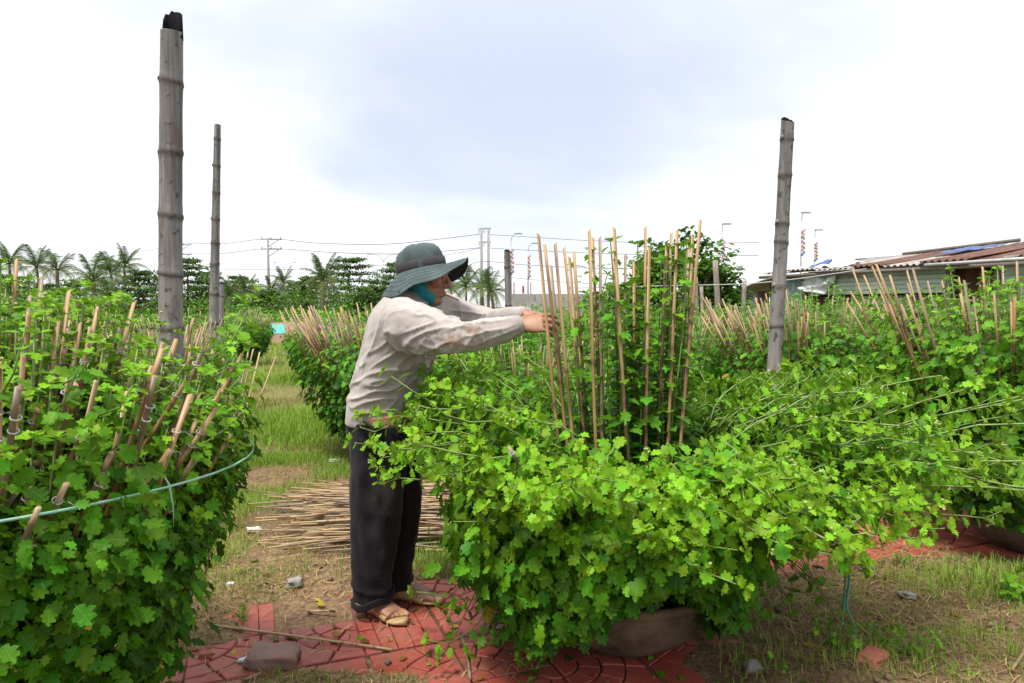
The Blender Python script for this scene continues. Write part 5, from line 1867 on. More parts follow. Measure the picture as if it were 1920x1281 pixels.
ub0, ub1 = su(1680)[0], su(1745)[0]
sheet('tarp', [spt(ub0, -1.0, ztop(-1.0)), spt(ub1, -1.2, ztop(-1.2)), spt(ub1, -2.2, ztop(-2.2)), spt(ub0, -2.1, ztop(-2.1))], M['tarp_blue'], parent=shed)
ut0 = su(1525)[0]
sheet('tarp', [spt(ut0 - .25, .1, 2.07), spt(ut0 + .3, .1, 2.07), spt(ut0 + .12, -.4, 2.30), spt(ut0 - .02, -.4, 2.30)], M['tarp_blue'], parent=shed)
sheet('plastic_cover', [spt(ut0 - 1.0, .2, 2.08), spt(ut0 - .1, .12, 2.08), spt(ut0 - .02, -.5, 2.30), spt(ut0 - .6, -.9, 2.24)], M['plastic'], amp=.08, seed=2, parent=shed)
sheet('plastic_cover', [spt(ut0 + .1, .15, 2.09), spt(ut0 + .9, .15, 2.09), spt(ut0 + .7, -.7, 2.24), spt(ut0 + .1, -.5, 2.28)], M['plastic'], amp=.07, seed=4, parent=shed)
# torn plastic hanging at the post
hb = [spt(u_g1 + .02, .14, 1.95), spt(u_g1 + .95, .16, 1.98), spt(u_g1 + .62, .2, 1.50), spt(u_g1 - .05, .22, 1.60)]
tag(sheet('plastic_sheet', [q + S0 for q in hb], M['plastic'], amp=.14, seed=6), 'torn translucent plastic sheet hanging from the shed eave beside the green tin', 'plastic sheet')

# leaning posts near the shed and by the vine tree
M['post_pale'] = simple('pale_dead_wood', (0.36, 0.30, 0.25), 0.9, 0.25, 12, 0.4, stretch=(5, 5, 1))


def post(a_, b_, r, label, group='bare wooden posts'):
    a_ = np.asarray(a_, float); a_[2] = -.05
    P = spline([a_, (a_ + b_) / 2 + np.array((.02, 0, 0)), b_], 8) - a_
    o = link('wooden_post', Geo().add(*tube(P, np.linspace(r, r * .8, 8), 9)).mesh('wooden_post', [M['post_pale']]), None, a_)
    return tag(o, label, 'post', group)


post(at(1385, 600, 13.0), at(1396, 527, 13.0), .05, 'grey post leaning right against the pale tin of the shed end')
post(at(1350, 600, 12.5), at(1341, 488, 12.5), .06, 'grey wooden post in front of the vine tree\'s edge')
post(at(1308, 600, 12.8), at(1305, 520, 12.8), .04, 'thin wooden post below the vine tree')
post(at(1319, 600, 12.6), at(1315, 537, 12.6), .04, 'short wooden post below the vine tree, next to the thin one')
M['cord'] = simple('pale_cord', (0.6, 0.6, 0.58), 0.7, 0.1, 20, 0)
cp = [at(1080, 540, 11.5), at(1250, 536, 11.8), at(1380, 533, 12.2), at(1460, 527, 12.0), at(1545, 516, 12.0), at(1625, 504, 13.2)]
tag(link('cord', Geo().add(*tube(spline(cp, 40), .008, 5)).mesh('cord', [M['cord']])), 'pale cord strung from the posts to the shed wall', 'cord')

# ------------------------------------------------------------------ trees and the far background
M['bark'] = simple('grey_brown_bark', (0.18, 0.13, 0.095), 0.95, 0.3, 14, 0.6, stretch=(3, 3, 1))


def clump_leaves(LS, c, r, n, size, rr, flat=.45, age=(.2, .65)):
    d = rr.normal(0, 1, (n, 3)); d = unit(d) * (rr.random(n) ** .45)[:, None]
    p = np.asarray(c) + d * np.array((r, r, r * flat))
    dirs = unit(d + rr.normal(0, .5, (n, 3))) ; dirs[:, 2] *= .6
    LS.add(p, dirs, UP + rr.normal(0, .45, (n, 3)) + d * .3, size * rr.uniform(.6, 1.3, n), np.clip(rr.uniform(*age, n), 0, .7))


def tiered_tree(x, y, h, w, label, seed, leaf=.17, tiers=7, dens=1.0, group='layered trees along the road'):
    rr = np.random.default_rng(seed)
    root = thing('layered_tree', (x, y, 0), label, 'tree', group)
    tk = spline([(0, 0, -.2), (rr.normal(0, .05), 0, h * .35), (rr.normal(0, .12), rr.normal(0, .1), h * .7), (rr.normal(0, .15), 0, h * .97)], 10)
    g = Geo().add(*tube(tk, np.linspace(.11, .02, 10) * h / 4, 8))
    LS = Leaves()
    for i in range(tiers):
        f = .22 + .76 * i / (tiers - 1)
        z = h * f
        rad = w * (1.0 - .72 * ((i) / (tiers - 1)) ** 1.25) * rr.uniform(.8, 1.1)
        nbr = max(4, int(8 * (1 - .35 * f)))
        for b_ in range(nbr):
            th = b_ * 2 * math.pi / nbr + rr.normal(0, .3) + i
            ln = rad * rr.uniform(.7, 1.1)
            o = np.array((math.cos(th), math.sin(th), 0))
            base = np.array([np.interp(z, tk[:, 2], tk[:, k_]) for k_ in range(3)])
            tipp = base + o * ln + UP * (.05 * ln + rr.normal(.04, .06) * h * .1)
            g.add(*tube([base, (base + tipp) / 2 + UP * .03, tipp], [.03 * h / 4, .02 * h / 4, .006], 4))
            for q in np.linspace(.35, 1.05, 5):
                clump_leaves(LS, base + (tipp - base) * q + rr.normal(0, .05, 3) + UP * .04, .17 * ln + .16, int(24 * dens), leaf, rr, .2)
    link('trunk', g.mesh('trunk', [M['bark']]), root)
    o = build_leaves(LS, root, (0, 0, 0), LEAF_MIN, M['tree_leaf'], 'crown', seed=seed, lc=False)
    return root


def gx(px, d):
    return (px - 960) / 1280.0 * d


def hz(py, d):
    return CAM_H + (575 - py) * d / 1280.0


TT = [(660, 46, 487, 3.1, 'tall layered dark green tree left of the worker\'s hat'), (585, 50, 522, 3.0, 'layered tree just behind the leaning coconut palm by the path end'),
      (742, 52, 496, 2.8, 'layered tree partly hidden by the back brim of the hat'), (352, 44, 488, 3.0, 'layered tree between the charred pole and the slender pole'),
      (262, 46, 512, 2.6, 'layered tree left of the charred bamboo pole'), (448, 56, 520, 2.8, 'small layered tree right of the slender bamboo pole'),
      (30, 50, 520, 3.0, 'layered tree at far left picture edge'), (505, 52, 548, 2.3, 'low layered tree below the utility pole with two crossarms'), (700, 42, 540, 2.4, 'low pale layered tree behind the worker\'s back'),
      (395, 58, 512, 3.0, 'layered tree showing just left of the slender bamboo pole'), (150, 56, 528, 3.0, 'layered tree under the far royal palms'), (90, 54, 535, 2.8, 'low layered tree second from the left picture edge'), (560, 60, 530, 2.6, 'layered tree between the street lamp and the coconut palm')]
for i, (px, d, ty, w, lab) in enumerate(TT):
    tiered_tree(gx(px, d), d, hz(ty, d), w * 1.12, lab, 400 + i, tiers=8, dens=1.1)

# palms
def frond_mesh(seed, ln, droop, nleaf=22, lw=.05, ll=.5, mat=None):
    rr = np.random.default_rng(seed)
    t = np.linspace(0, 1, 12)
    x = ln * (t - .12 * t ** 2); z = ln * (.42 * t - droop * t ** 2.2)
    P = np.c_[x, np.zeros(12), z]
    g = Geo().add(*tube(P, np.linspace(.03, .006, 12) * ln / 2, 5))
    V, T = [], []
    for s in (-1, 1):
        for i in range(nleaf):
            f = .14 + .85 * i / (nleaf - 1)
            p = np.array([np.interp(f, t, P[:, k_]) for k_ in range(3)])
            ta = unit(np.array([np.interp(min(f + .03, 1), t, P[:, k_]) - np.interp(f - .03, t, P[:, k_]) for k_ in range(3)]))
            l = ll * ln / 2 * math.sin(math.pi * (.12 + .82 * f)) ** .7 * rr.uniform(.85, 1.1)
            d = unit(ta * .65 + np.array((0, s, 0)) - UP * rr.uniform(.2, .6))
            e = p + d * l - UP * l * .18
            wv = ta * lw * ln / 2
            V += [p - wv * .5, p + wv * .5, p + d * l * .5 + wv * .4, e, p + d * l * .5 - wv * .4]
            b_ = len(V) - 5
            T += [(b_, b_ + 1, b_ + 2), (b_, b_ + 2, b_ + 4), (b_ + 4, b_ + 2, b_ + 3)]
    g.add(np.array(V), T, None, 0)
    me = g.mesh('frond', [M['palm_leaf']], False)
    attr_f(me, 'age', np.full(len(me.vertices), rr.uniform(.1, .6))); attr_f(me, 'tint', np.full(len(me.vertices), rr.random()))
    return me


FR = [frond_mesh(1, 2.0, .55), frond_mesh(2, 2.0, .85), frond_mesh(3, 2.0, .25), frond_mesh(4, 2.0, 1.25)]
M['palm_trunk'] = simple('palm_trunk', (0.25, 0.17, 0.12), 0.9, 0.3, 6, 0.5, stretch=(1, 1, 6))


def palm(px, d, crown_y, size, label, seed, nf=18, bare=False, r=.14, ygr=0.0):
    rr = np.random.default_rng(seed)
    x, zc = gx(px, d), hz(crown_y, d)
    root = thing('palm_tree', (x, d, 0), label, 'palm', 'palm trees along the road')
    P = spline([(rr.normal(0, .1), 0, -.2), (0, 0, zc * .5), (rr.normal(0, .08), 0, zc)], 10)
    link('trunk', Geo().add(*tube(P, np.linspace(r, r * .65, 10), 9)).mesh('trunk', [M['palm_trunk']]), root)
    for i in range(nf):
        th = i * 2.39996 + rr.normal(0, .2)
        f = i / (nf - 1)
        k_ = 2 if f > .75 else (0 if f > .5 else (1 if f > .22 else 3))
        o = link('frond', FR[k_], root, P[-1])
        s = size / 2 * 1.12 * rr.uniform(.85, 1.1)
        o.rotation_euler = (rr.normal(0, .25), -math.radians(np.interp(f, [0, 1], [-18, 58])) + rr.normal(0, .08), th)
        o.scale = (s, s, s)
    return root


PL = [(180, 40, 528, 1.9, 'large coconut palm left of the charred bamboo pole', .15), (606, 38, 528, 1.6, 'coconut palm with bare brown trunk beside the tall layered tree', .12),
      (22, 62, 496, 2.3, 'far royal palm at the left picture edge', .15), (76, 62, 503, 2.2, 'far royal palm, second from the left picture edge', .15), (112, 66, 508, 2.2, 'far royal palm in front of the small distant utility pole', .15),
      (238, 60, 502, 2.1, 'royal palm with hanging fronds near the charred pole', .14), (212, 58, 515, 2.0, 'royal palm squeezed behind the large coconut palm', .14), (205, 36, 560, 1.2, 'young low palm under the large coconut palm', .08),
      (535, 58, 530, 1.5, 'palm with arching fronds right of the utility pole with two crossarms', .12), (508, 60, 545, 1.5, 'palm directly below the utility pole with two crossarms', .12), (465, 52, 548, 1.5, 'bushy palm right of the slender bamboo pole', .12), (433, 50, 556, 1.4, 'low palm close to the slender bamboo pole', .12),
      (848, 48, 545, 1.3, 'palm just right of the worker\'s mouth', .1), (874, 46, 540, 1.5, 'palm with slim trunk above the worker\'s far arm', .1), (905, 42, 540, 1.5, 'palm below the twin pole, left of its neighbour', .12), (925, 40, 548, 1.4, 'bushy palm below the twin pole, next to the squat bamboo post', .12)]
for i, (px, d, cy, s, lab, r) in enumerate(PL):
    palm(px, d, cy, s, lab, 500 + i, 18, r=r)

# undergrowth along the far edge of the field: one mass
LS = Leaves(); rr = np.random.default_rng(8)
for i in range(420):
    px = rr.uniform(-60, 1420)
    d = rr.uniform(26, 44)
    if 880 < px < 1400: d = rr.uniform(24, 34)
    hgt = rr.uniform(.5, 1.35) * (1.0 if px < 800 else .75)
    if px < 790 and rr.random() < .45: d = rr.uniform(40, 56); hgt = rr.uniform(1.2, 3.4)
    for q in range(2):
        clump_leaves(LS, (gx(px, d) + rr.normal(0, .5), d + rr.normal(0, .5), hgt * rr.uniform(.3, .75)), rr.uniform(.6, 1.1), 46, .2, rr, .55, (.05, .6))
u_ = build_leaves(LS, None, (0, 0, 0), LEAF_MIN, M['leaf_far'], 'undergrowth', seed=1, lc=False)
tag(u_, 'low green undergrowth along the far edge of the field', 'undergrowth', None, 'stuff')

# vine covered tree beside the shed
rr = np.random.default_rng(31)
vt = np.array((gx(1275, 15.5), 15.5, 0))
vine = thing('vine_covered_tree', vt, 'round tree smothered in dark green vines left of the shed', 'tree')
g = Geo()
for i in range(6):
    th = i * 1.05
    g.add(*tube(spline([(0, 0, -.1), (.2 * math.cos(th), .2 * math.sin(th), .8), (.7 * math.cos(th), .7 * math.sin(th), 1.7), (1.1 * math.cos(th), 1.0 * math.sin(th), 2.2)], 8), np.linspace(.07, .02, 8), 6))
link('trunk', g.mesh('trunk', [M['bark']]), vine)
LS = Leaves()
for i in range(150):
    th, ph = rr.random() * 6.28, math.acos(rr.uniform(-.5, 1))
    o = np.array((math.sin(ph) * math.cos(th), math.sin(ph) * math.sin(th), math.cos(ph)))
    lob = 1 + .16 * math.sin(th * 3 + 1) + .12 * math.sin(ph * 5 + th * 2)
    c = np.array((0, 0, 1.35)) + o * np.array((1.15, 1.0, 1.15)) * lob * rr.uniform(.85, 1.05)
    if c[2] < .2: continue
    clump_leaves(LS, c, rr.uniform(.16, .32), 42, .13, rr, .8, (.1, .65))
for i in range(40):      # stray shoots
    th = rr.random() * 6.28
    c = np.array((1.25 * math.cos(th), 1.0 * math.sin(th), 1.5 + rr.uniform(.3, 1.25)))
    if np.linalg.norm(c - np.array((0, 0, 1.35))) > 1.6: continue
    clump_leaves(LS, c * np.array((1, 1, 1.02)), .12, 9, .13, rr, 1.2, (.0, .4))
build_leaves(LS, vine, (0, 0, 0), LEAF_LO, M['vine_leaf'], 'crown', seed=2, lc=False)
# lower shrub to its left, behind the stakes
sx = np.array((gx(1165, 14.5), 14.5, 0))
shrub = thing('shrub', sx, 'lower leafy shrub behind the upright canes, left of the vine tree', 'shrub')
g = Geo()
for i in range(5):
    g.add(*tube([(0, 0, -.05), (.15 * math.cos(i * 1.3), .15 * math.sin(i * 1.3), .7), (.5 * math.cos(i * 1.3), .4 * math.sin(i * 1.3), 1.4)], [.04, .03, .01], 5))
link('branches', g.mesh('branches', [M['bark']]), shrub)['kind'] = 'stuff'
LS = Leaves()
for i in range(60):
    th = rr.random() * 6.28; r_ = math.sqrt(rr.random())
    clump_leaves(LS, (r_ * .85 * math.cos(th), r_ * .7 * math.sin(th), .4 + rr.random() * 1.5 * (1 - .4 * r_)), .22, 34, .12, rr, .8, (.1, .6))
build_leaves(LS, shrub, (0, 0, 0), LEAF_LO, M['vine_leaf'], 'foliage', seed=4, lc=False)

# ------------------------------------------------------------------ poles, lamps, wires
M['concrete'] = simple('concrete_pole', (0.36, 0.355, 0.35), 0.9, 0.15, 4, 0.2)
M['steel'] = simple('galvanised_steel', (0.42, 0.43, 0.45), 0.5, 0.1, 6, 0.1, metal=.3)
M['cable'] = simple('black_cable', (0.10, 0.10, 0.11), 0.6, 0.1, 5, 0)
M['red_cloth'] = simple('red_flag_cloth', (0.50, 0.06, 0.06), 0.8, 0.2, 6, 0.2)
M['orn_pink'] = simple('pink_ornament', (0.60, 0.38, 0.42), 0.6, 0.3, 5, 0.2)
M['orn_orange'] = simple('orange_ornament', (0.62, 0.34, 0.22), 0.6, 0.3, 5, 0.2)
M['orn_blue'] = simple('blue_ornament', (0.16, 0.20, 0.34), 0.6, 0.3, 5, 0.2)


def utility_pole(px, d, ys, label, w=2.4, arms=None):
    top = hz(ys[0], d)
    root = thing('utility_pole', (gx(px, d), d, 0), label, 'utility pole', 'utility poles')
    link('pole', Geo().add(*tube([(0, 0, 0), (0, 0, top * .5), (0, 0, top + .2)], [.2, .16, .12], 10)).mesh('pole', [M['concrete']]), root)
    for y in ys:
        z = hz(y, d)
        a_ = link('crossarm', Geo().add(*box((w * .18, 0, z), (w, .14, .14))).mesh('crossarm', [M['steel']], False), root)
        link('brace', Geo().add(*tube([(w * .55, 0, z), (0, 0, z - .9)], .05, 5)).mesh('brace', [M['steel']]), root)
        for q in (-.3, .15, .62):
            link('insulator', Geo().add(*lathe([(.0, z + .07), (.07, z + .08), (.04, z + .14), (.08, z + .2), (.04, z + .28), (.0, z + .32)], 8, (w * q, 0, 0))).mesh('insulator', [M['concrete']]), a_)
    return root


utility_pole(505, 80, (450, 468), 'utility pole with two crossarms above the low trees')
utility_pole(343, 110, (460, 478), 'utility pole with two crossarms between the two tall bamboo poles')
utility_pole(108, 150, (481,), 'small distant utility pole above the royal palms')
# twin pole
d = 68
tw = thing('utility_pole', (gx(908, d), d, 0), 'twin concrete utility pole with joined crossarms above the palms', 'utility pole', 'utility poles')
for px in (903, 916):
    x = gx(px, d) - gx(908, d)
    link('pole', Geo().add(*tube([(x, 0, 0), (x, 0, hz(430, d))], [.17, .12], 10)).mesh('pole', [M['concrete']]), tw)
for y in (430, 455):
    link('crossarm', Geo().add(*box((gx(910, d) - gx(908, d), 0, hz(y, d)), (1.15, .12, .14))).mesh('crossarm', [M['steel']], False), tw)
    for q in (-.5, 0, .5):
        link('insulator', Geo().add(*tube([(q, -.1, hz(y, d)), (q, -.1, hz(y + 8, d))], .04, 6)).mesh('insulator', [M['concrete']]), tw)
a_ = np.linspace(0, 6.28, 20)
link('cable_coil', Geo().add(*tube(np.c_[gx(919, d) - gx(908, d) + .27 * np.cos(a_), np.full(20, -.2), hz(507, d) + .34 * np.sin(a_)], .035, 5)).mesh('cable_coil', [M['cable']]), tw)


def wire(pts, label, r=.03):
    P = [np.array((gx(x, d_), d_, hz(y, d_))) for x, y, d_ in pts]
    return tag(link('power_line', Geo().add(*tube(spline(P, 50), r, 4)).mesh('power_line', [M['cable']])), label, 'power line', 'power lines')


wire([(-40, 462, 150), (108, 481, 150), (220, 480, 130), (343, 459, 110), (420, 458, 95), (505, 449, 80), (600, 457, 76), (720, 459, 73), (820, 450, 70), (903, 440, 68)], 'topmost overhead wire running left from the twin pole')
wire([(916, 441, 68), (1000, 446, 64), (1100, 452, 60), (1250, 457, 55), (1420, 456, 50)], 'topmost overhead wire running right from the twin pole', .022)
wire([(343, 477, 110), (420, 476, 95), (505, 467, 80), (620, 474, 76), (740, 477, 73), (830, 472, 70), (903, 465, 68)], 'second overhead wire from the crossarms to the twin pole')
wire([(916, 466, 68), (1050, 473, 62), (1200, 478, 57), (1420, 480, 50)], 'second overhead wire running right from the twin pole', .022)
wire([(-40, 468, 150), (150, 488, 130), (343, 503, 110), (505, 506, 80), (640, 502, 76), (760, 493, 72), (903, 466, 68)], 'third overhead wire sagging low over the layered trees', .022)
wire([(870, 508, 68), (960, 521, 64), (1100, 532, 60), (1300, 540, 55)], 'lowest overhead wire sloping down behind the canes', .02)
wire([(870, 505, 69), (903, 491, 68), (980, 497, 64), (1100, 503, 60), (1300, 506, 55)], 'overhead cable bundle crossing behind the squat bamboo post', .025)


def street_lamp(px, d, top, label, arms=2, span=22, orn=None):
    z = hz(top, d)
    root = thing('street_lamp', (gx(px, d), d, 0), label, 'street lamp', 'street lamps on the road')
    s = d / 1280.0
    link('pole', Geo().add(*tube([(0, 0, 0), (0, 0, z - 14 * s)], [.09, .05], 8)).mesh('pole', [M['steel']]), root)
    for sg in ((-1, 1) if arms == 2 else (1,)):
        P = spline([(0, 0, z - 14 * s), (sg * span * s * .35, 0, z - 4 * s), (sg * span * s, 0, z)], 8)
        a_ = link('arm', Geo().add(*tube(P, .035, 6)).mesh('arm', [M['steel']]), root)
        V, _, Q = box(P[-1] + np.array((sg * .25, 0, -.02)), (.7, .2, .1))
        link('lamp_head', Geo().add(V, None, Q).mesh('lamp_head', [M['concrete']], False), a_)
    if orn:
        rr_ = np.random.default_rng(int(px))
        y0, y1 = orn
        for i, nm in enumerate(('orn_pink', 'orn_orange', 'orn_pink', 'orn_orange', 'orn_blue')):
            ya, yb = y0 + (y1 - y0) * i / 5, y0 + (y1 - y0) * (i + 1.1) / 5
            P = spline([(.12 + .13 * math.sin(q * 1.9 + i * 1.3), -.1, hz(ya + (yb - ya) * q / 4, d)) for q in range(5)], 10)
            link('ornament', Geo().add(*tube(P, [.03, .05, .07, .09, .09, .09, .08, .06, .04, .02], 7)).mesh('ornament', [M[nm]]), root)
        link('red_banner', Geo().add(*box((.28, -.1, hz(555, d)), (.10, .05, abs(hz(580, d) - hz(530, d))))).mesh('red_banner', [M['red_cloth']], False), root)
    return root


street_lamp(720, 90, 477, 'double armed street lamp right above the tall layered tree')
street_lamp(535, 120, 493, 'double armed street lamp right of the utility pole with two crossarms', span=15)
street_lamp(958, 62, 439, 'single armed street lamp with coiled ornament beside the squat bamboo post', 1, 9, (467, 515))
street_lamp(990, 70, 457, 'single armed street lamp with coiled ornament and red banner', 1, 8, (478, 523))
street_lamp(1351, 55, 421, 'faint street lamp with ornament over the right edge of the vine tree', 1, 3, (452, 500))
street_lamp(1499, 55, 400, 'ornamented lamp post rising behind the plastic covered shed roof', 1, 2, (430, 480))
street_lamp(1524, 62, 432, 'shorter ornamented lamp post behind the shed roof', 1, 2, (455, 490))
for i, (px, y0, y1, lab) in enumerate(((979, 535, 549, 'small red flag above the parapet, left of the canes'), (1031, 545, 556, 'small red flag above the parapet, right among the canes'))):
    d = 52
    o = thing('flag', (gx(px, d), d, 0), lab, 'flag', 'small red flags')
    link('pole', Geo().add(*tube([(0, 0, 0), (0, 0, hz(y0, d))], .025, 5)).mesh('pole', [M['steel']]), o)
    sheet('cloth', [np.array((0, 0, hz(y1, d))), np.array((.16, 0, hz(y1, d) - .1)), np.array((.16, 0, hz(y0, d) - .08)), np.array((0, 0, hz(y0, d)))], M['red_cloth'], 8, .08, i, o)
# parapet of the road bridge
M['parapet'] = simple('grey_concrete', (0.40, 0.385, 0.37), 0.9, 0.2, 2, 0.3, objrand=.08)
d = 40
par = thing('parapet', (gx(950, d), d, 0), 'long grey concrete parapet with rail beyond the field', 'parapet')
x1 = gx(1420, d) - gx(945, d)
for i in range(9):
    link('panel', Geo().add(*box((x1 / 9 * (i + .5), 0, hz(578, d) / 2 + .55), (x1 / 9 - .03, .3, hz(560, d)))).mesh('panel', [M['parapet']], False), par)
link('rail', Geo().add(*tube([(0, 0, hz(554, d)), (x1, 0, hz(552, d))], .05, 6)).mesh('rail', [M['steel']]), par)
for i in range(10):
    link('rail_post', Geo().add(*tube([(x1 / 9 * i, 0, hz(566, d)), (x1 / 9 * i, 0, hz(554, d))], .04, 5)).mesh('rail_post', [M['steel']]), par)
# bare earth bank and the teal sheet at the end of the path
M['earth_bank'] = simple('reddish_earth', (0.30, 0.19, 0.11), 0.95, 0.3, 2, 0.6, bdist=.05)
n = 26
u, v = np.meshgrid(np.linspace(-1, 1, n), np.linspace(-1, 1, n))
bz = np.maximum(0, 1 - u ** 4 - v ** 2) * .75 + .05 * vnoise(np.c_[u.ravel() * 6, v.ravel() * 3, np.zeros(n * n)]).reshape(n, n) - .06
bc = np.array((gx(590, 24), 24, 0))
V, T, Q = grid_faces(np.stack((u * 4.5, v * 1.6, bz), -1).reshape(-1, 3), n, n, False)
tag(link('earth_bank', Geo().add(V, None, Q).mesh('earth_bank', [M['earth_bank']]), None, bc), 'low bank of bare reddish earth at the end of the grass path', None, None, 'structure')
M['teal'] = simple('teal_sheet', (0.09, 0.42, 0.36), 0.5, 0.15, 4, 0.3)
d = 17
tarp = sheet('plastic_sheet', [np.array((gx(503, d), d, .58)), np.array((gx(535, d), d, .58)), np.array((gx(533, d + .5), d + .5, .80)), np.array((gx(506, d + .5), d + .5, .80))], M['teal'], 12, .05, 3, thick=.02)
tag(tarp, 'turquoise plastic sheet stretched low between the far potted bushes', 'plastic sheet')

# ------------------------------------------------------------------ loose sticks
prng = np.random.default_rng(61)
G_PILE = 'loose sticks in the pile'
for i in range(240):
    f = prng.random()
    yy = 3.42 + .82 * prng.random()
    # cross-section of a low heap
    q = (yy - 3.42) / .82
    zmax = .19 * math.sin(math.pi * (.08 + .84 * q)) ** .8
    z = .02 + zmax * prng.random() ** .7
    ln = prng.uniform(.85, 1.15)
    xl = gx(595, yy) + prng.normal(0, .11) - (.35 * prng.random() if prng.random() < .2 else 0)
    th = prng.normal(.05, .2)
    a_ = np.array((xl, yy - .5 * ln * math.sin(th), z + prng.normal(0, .012)))
    b_ = np.array((xl + ln, yy + .5 * ln * math.sin(th) + prng.normal(0, .02), z + prng.normal(0, .02)))
    a_[2] = max(a_[2], .012); b_[2] = max(b_[2], .012)
    o = place_stick(link('bamboo_stick', STICKS[i % 6]), a_, b_)
    w_ = prng.uniform(.6, 1.0); o.scale = (w_, w_, o.scale[2])
    tag(o, ('thin tan bamboo stick jutting out left from the loose pile behind the worker' if xl < gx(540, yy) else 'thin tan bamboo stick low along the near edge of the loose pile' if q < .2 else 'thin tan bamboo stick along the far edge of the loose pile' if q > .8 else 'thin tan bamboo stick on top of the loose pile behind the worker' if z > .11 else 'thin tan bamboo stick inside the loose pile behind the worker'), 'stick', G_PILE)


def lying(a_, b_, lab, mesh=None, lift=.008):
    a_, b_ = np.array(a_, float), np.array(b_, float)
    for p in (a_, b_):
        p[2] = max(ground_z(p[0], p[1]), 0) + lift
    return tag(place_stick(link('bamboo_stick', mesh or STICKS[0]), a_, b_), lab, 'stick')


def gp(px, py):
    d = ray(px, py); t = -CAM_H / d[2]
    return np.array((0, 0, CAM_H)) + d * t


lying(gp(392, 1178), gp(735, 1222), 'long thin stick lying on the red paving in front of the sandals', STICKS[1])
lying(gp(866, 1190), gp(882, 1279), 'single stick lying on the paving left of the cement pot', STICKS[2])
lying(gp(575, 1146), gp(628, 1153), 'short stick piece on the paving left of the sandals', STICKS[3])
lying(gp(1604, 1072), gp(1690, 1118), 'straight stick on the earth right of the green tape', STICKS[4])
lying(gp(1770, 1050), gp(1830, 1088), 'dry cane on the earth in front of the plant at right picture edge', STICKS[5])
lying(gp(1895, 1281), gp(1935, 1215), 'pale stick in the bottom right corner of the picture', STICKS[2])
lying(gp(585, 909), gp(660, 917), 'single stick apart from the pile on its far side', STICKS[4])
lying(gp(495, 938), gp(640, 947), 'stick poking out left from the pile\'s upper edge', STICKS[1], .03)
lying(gp(455, 1278), gp(498, 1268), 'splintered cane piece in front of the broken brick', STICKS[3])
# thin canes standing behind the large plant by the path
for i, (x0, y0, x1, y1, lab) in enumerate(((470, 640, 452, 720, 'brown cane rising behind the large plant, leftmost of four beside the path'), (475, 655, 460, 725, 'tan cane rising behind the large plant, second of four beside the path'),
                                          (487, 660, 470, 730, 'pale cane rising behind the large plant, third of four beside the path'), (518, 668, 480, 770, 'longest pale cane leaning over the path, right of four'))):
    t_ = at(x0, y0, 2.45); b_ = at(x1, y1, 2.35)
    dd = unit(t_ - b_); low = b_ - dd * (b_[2] - .25) * .9
    g_ = place_stick(link('bamboo_stick', STICKS[i]), low, t_)
    g_.scale = (.6, .6, g_.scale[2])
    tag(g_, lab, 'stick')

# ------------------------------------------------------------------ stones, scraps
def rough_block(size, seed, cuts=5, amp=.18):
    import bmesh
    rr_ = np.random.default_rng(seed)
    bm = bmesh.new(); bmesh.ops.create_cube(bm, size=1.0)
    bmesh.ops.bevel(bm, geom=bm.edges[:], offset=.08, segments=1, affect='EDGES')
    bmesh.ops.subdivide_edges(bm, edges=bm.edges[:], cuts=cuts, use_grid_fill=True)
    for v in bm.verts:
        p = v.co
        k_ = noise.noise(Vector((p.x * 2 + seed, p.y * 2, p.z * 2))) * amp + noise.noise(Vector((p.x * 7, p.y * 7 + seed, p.z * 7))) * amp * .4
        v.co = Vector((p.x * size[0], p.y * size[1], p.z * size[2])) * (1 + k_)
    me = bpy.data.meshes.new('block'); bm.to_mesh(me); bm.free()
    me.polygons.foreach_set('use_smooth', np.ones(len(me.polygons), bool))
    return me


M['brick'] = simple('broken_brick', (0.36, 0.20, 0.15), 0.95, 0.3, 18, 0.9, 90, col2=(0.24, 0.19, 0.16), bdist=.006)
M['stone'] = simple('grey_stone', (0.36, 0.33, 0.30), 0.9, 0.25, 20, 0.6)
M['tile_chip'] = simple('red_tile_chip', (0.42, 0.13, 0.08), 0.8, 0.2, 20, 0.5)
M['scrap'] = simple('white_plastic_scrap', (0.75, 0.75, 0.74), 0.5, 0.1, 20, 0.3)


def drop(name, px, py, size, seed, mat, lab, cat, rz=0.0, zoff=.4, group=None, amp=.4):
    me = rough_block(size, seed, 3, amp); me.materials.append(mat)
    p = gp(px, py)
    o = link(name, me, None, (p[0], p[1], max(float(ground_z(p[0], p[1])), 0) + size[2] * zoff))
    o.rotation_euler = (prng.normal(0, .08), prng.normal(0, .08), rz)
    return tag(o, lab, cat, group)


drop('broken_brick', 512, 1245, (.165, .09, .062), 4, M['brick'], 'broken reddish brick lying at the path\'s front edge', 'brick', .12, .35, None, .36)
drop('stone', 552, 1103, (.06, .05, .035), 5, M['stone'], 'pale stone on the grass edge left of the trousers', 'stone', .4)
drop('stone', 1412, 1268, (.05, .04, .035), 6, M['stone'], 'grey stone on the earth below the sprawling plant', 'stone')
drop('stone', 1700, 1140, (.05, .05, .02), 7, M['stone'], 'flat grey stone on the earth right of the green tape', 'stone', .3)
drop('tile_chip', 1634, 1268, (.11, .07, .03), 8, M['tile_chip'], 'broken red tile chip beside the end of the green tape', 'tile', .7)
drop('tile_chip', 385, 1232, (.04, .03, .02), 9, M['tile_chip'], 'small red chip left of the broken brick', 'tile', .2)
drop('plastic_scrap', 478, 1000, (.07, .05, .018), 10, M['scrap'], 'crumpled white plastic scrap on bare earth near the stick pile', 'scrap', .5, amp=.4)
drop('plastic_scrap', 433, 1114, (.03, .02, .01), 11, M['scrap'], 'tiny white scrap in the grass beside the large plant', 'scrap', .5, amp=.4)
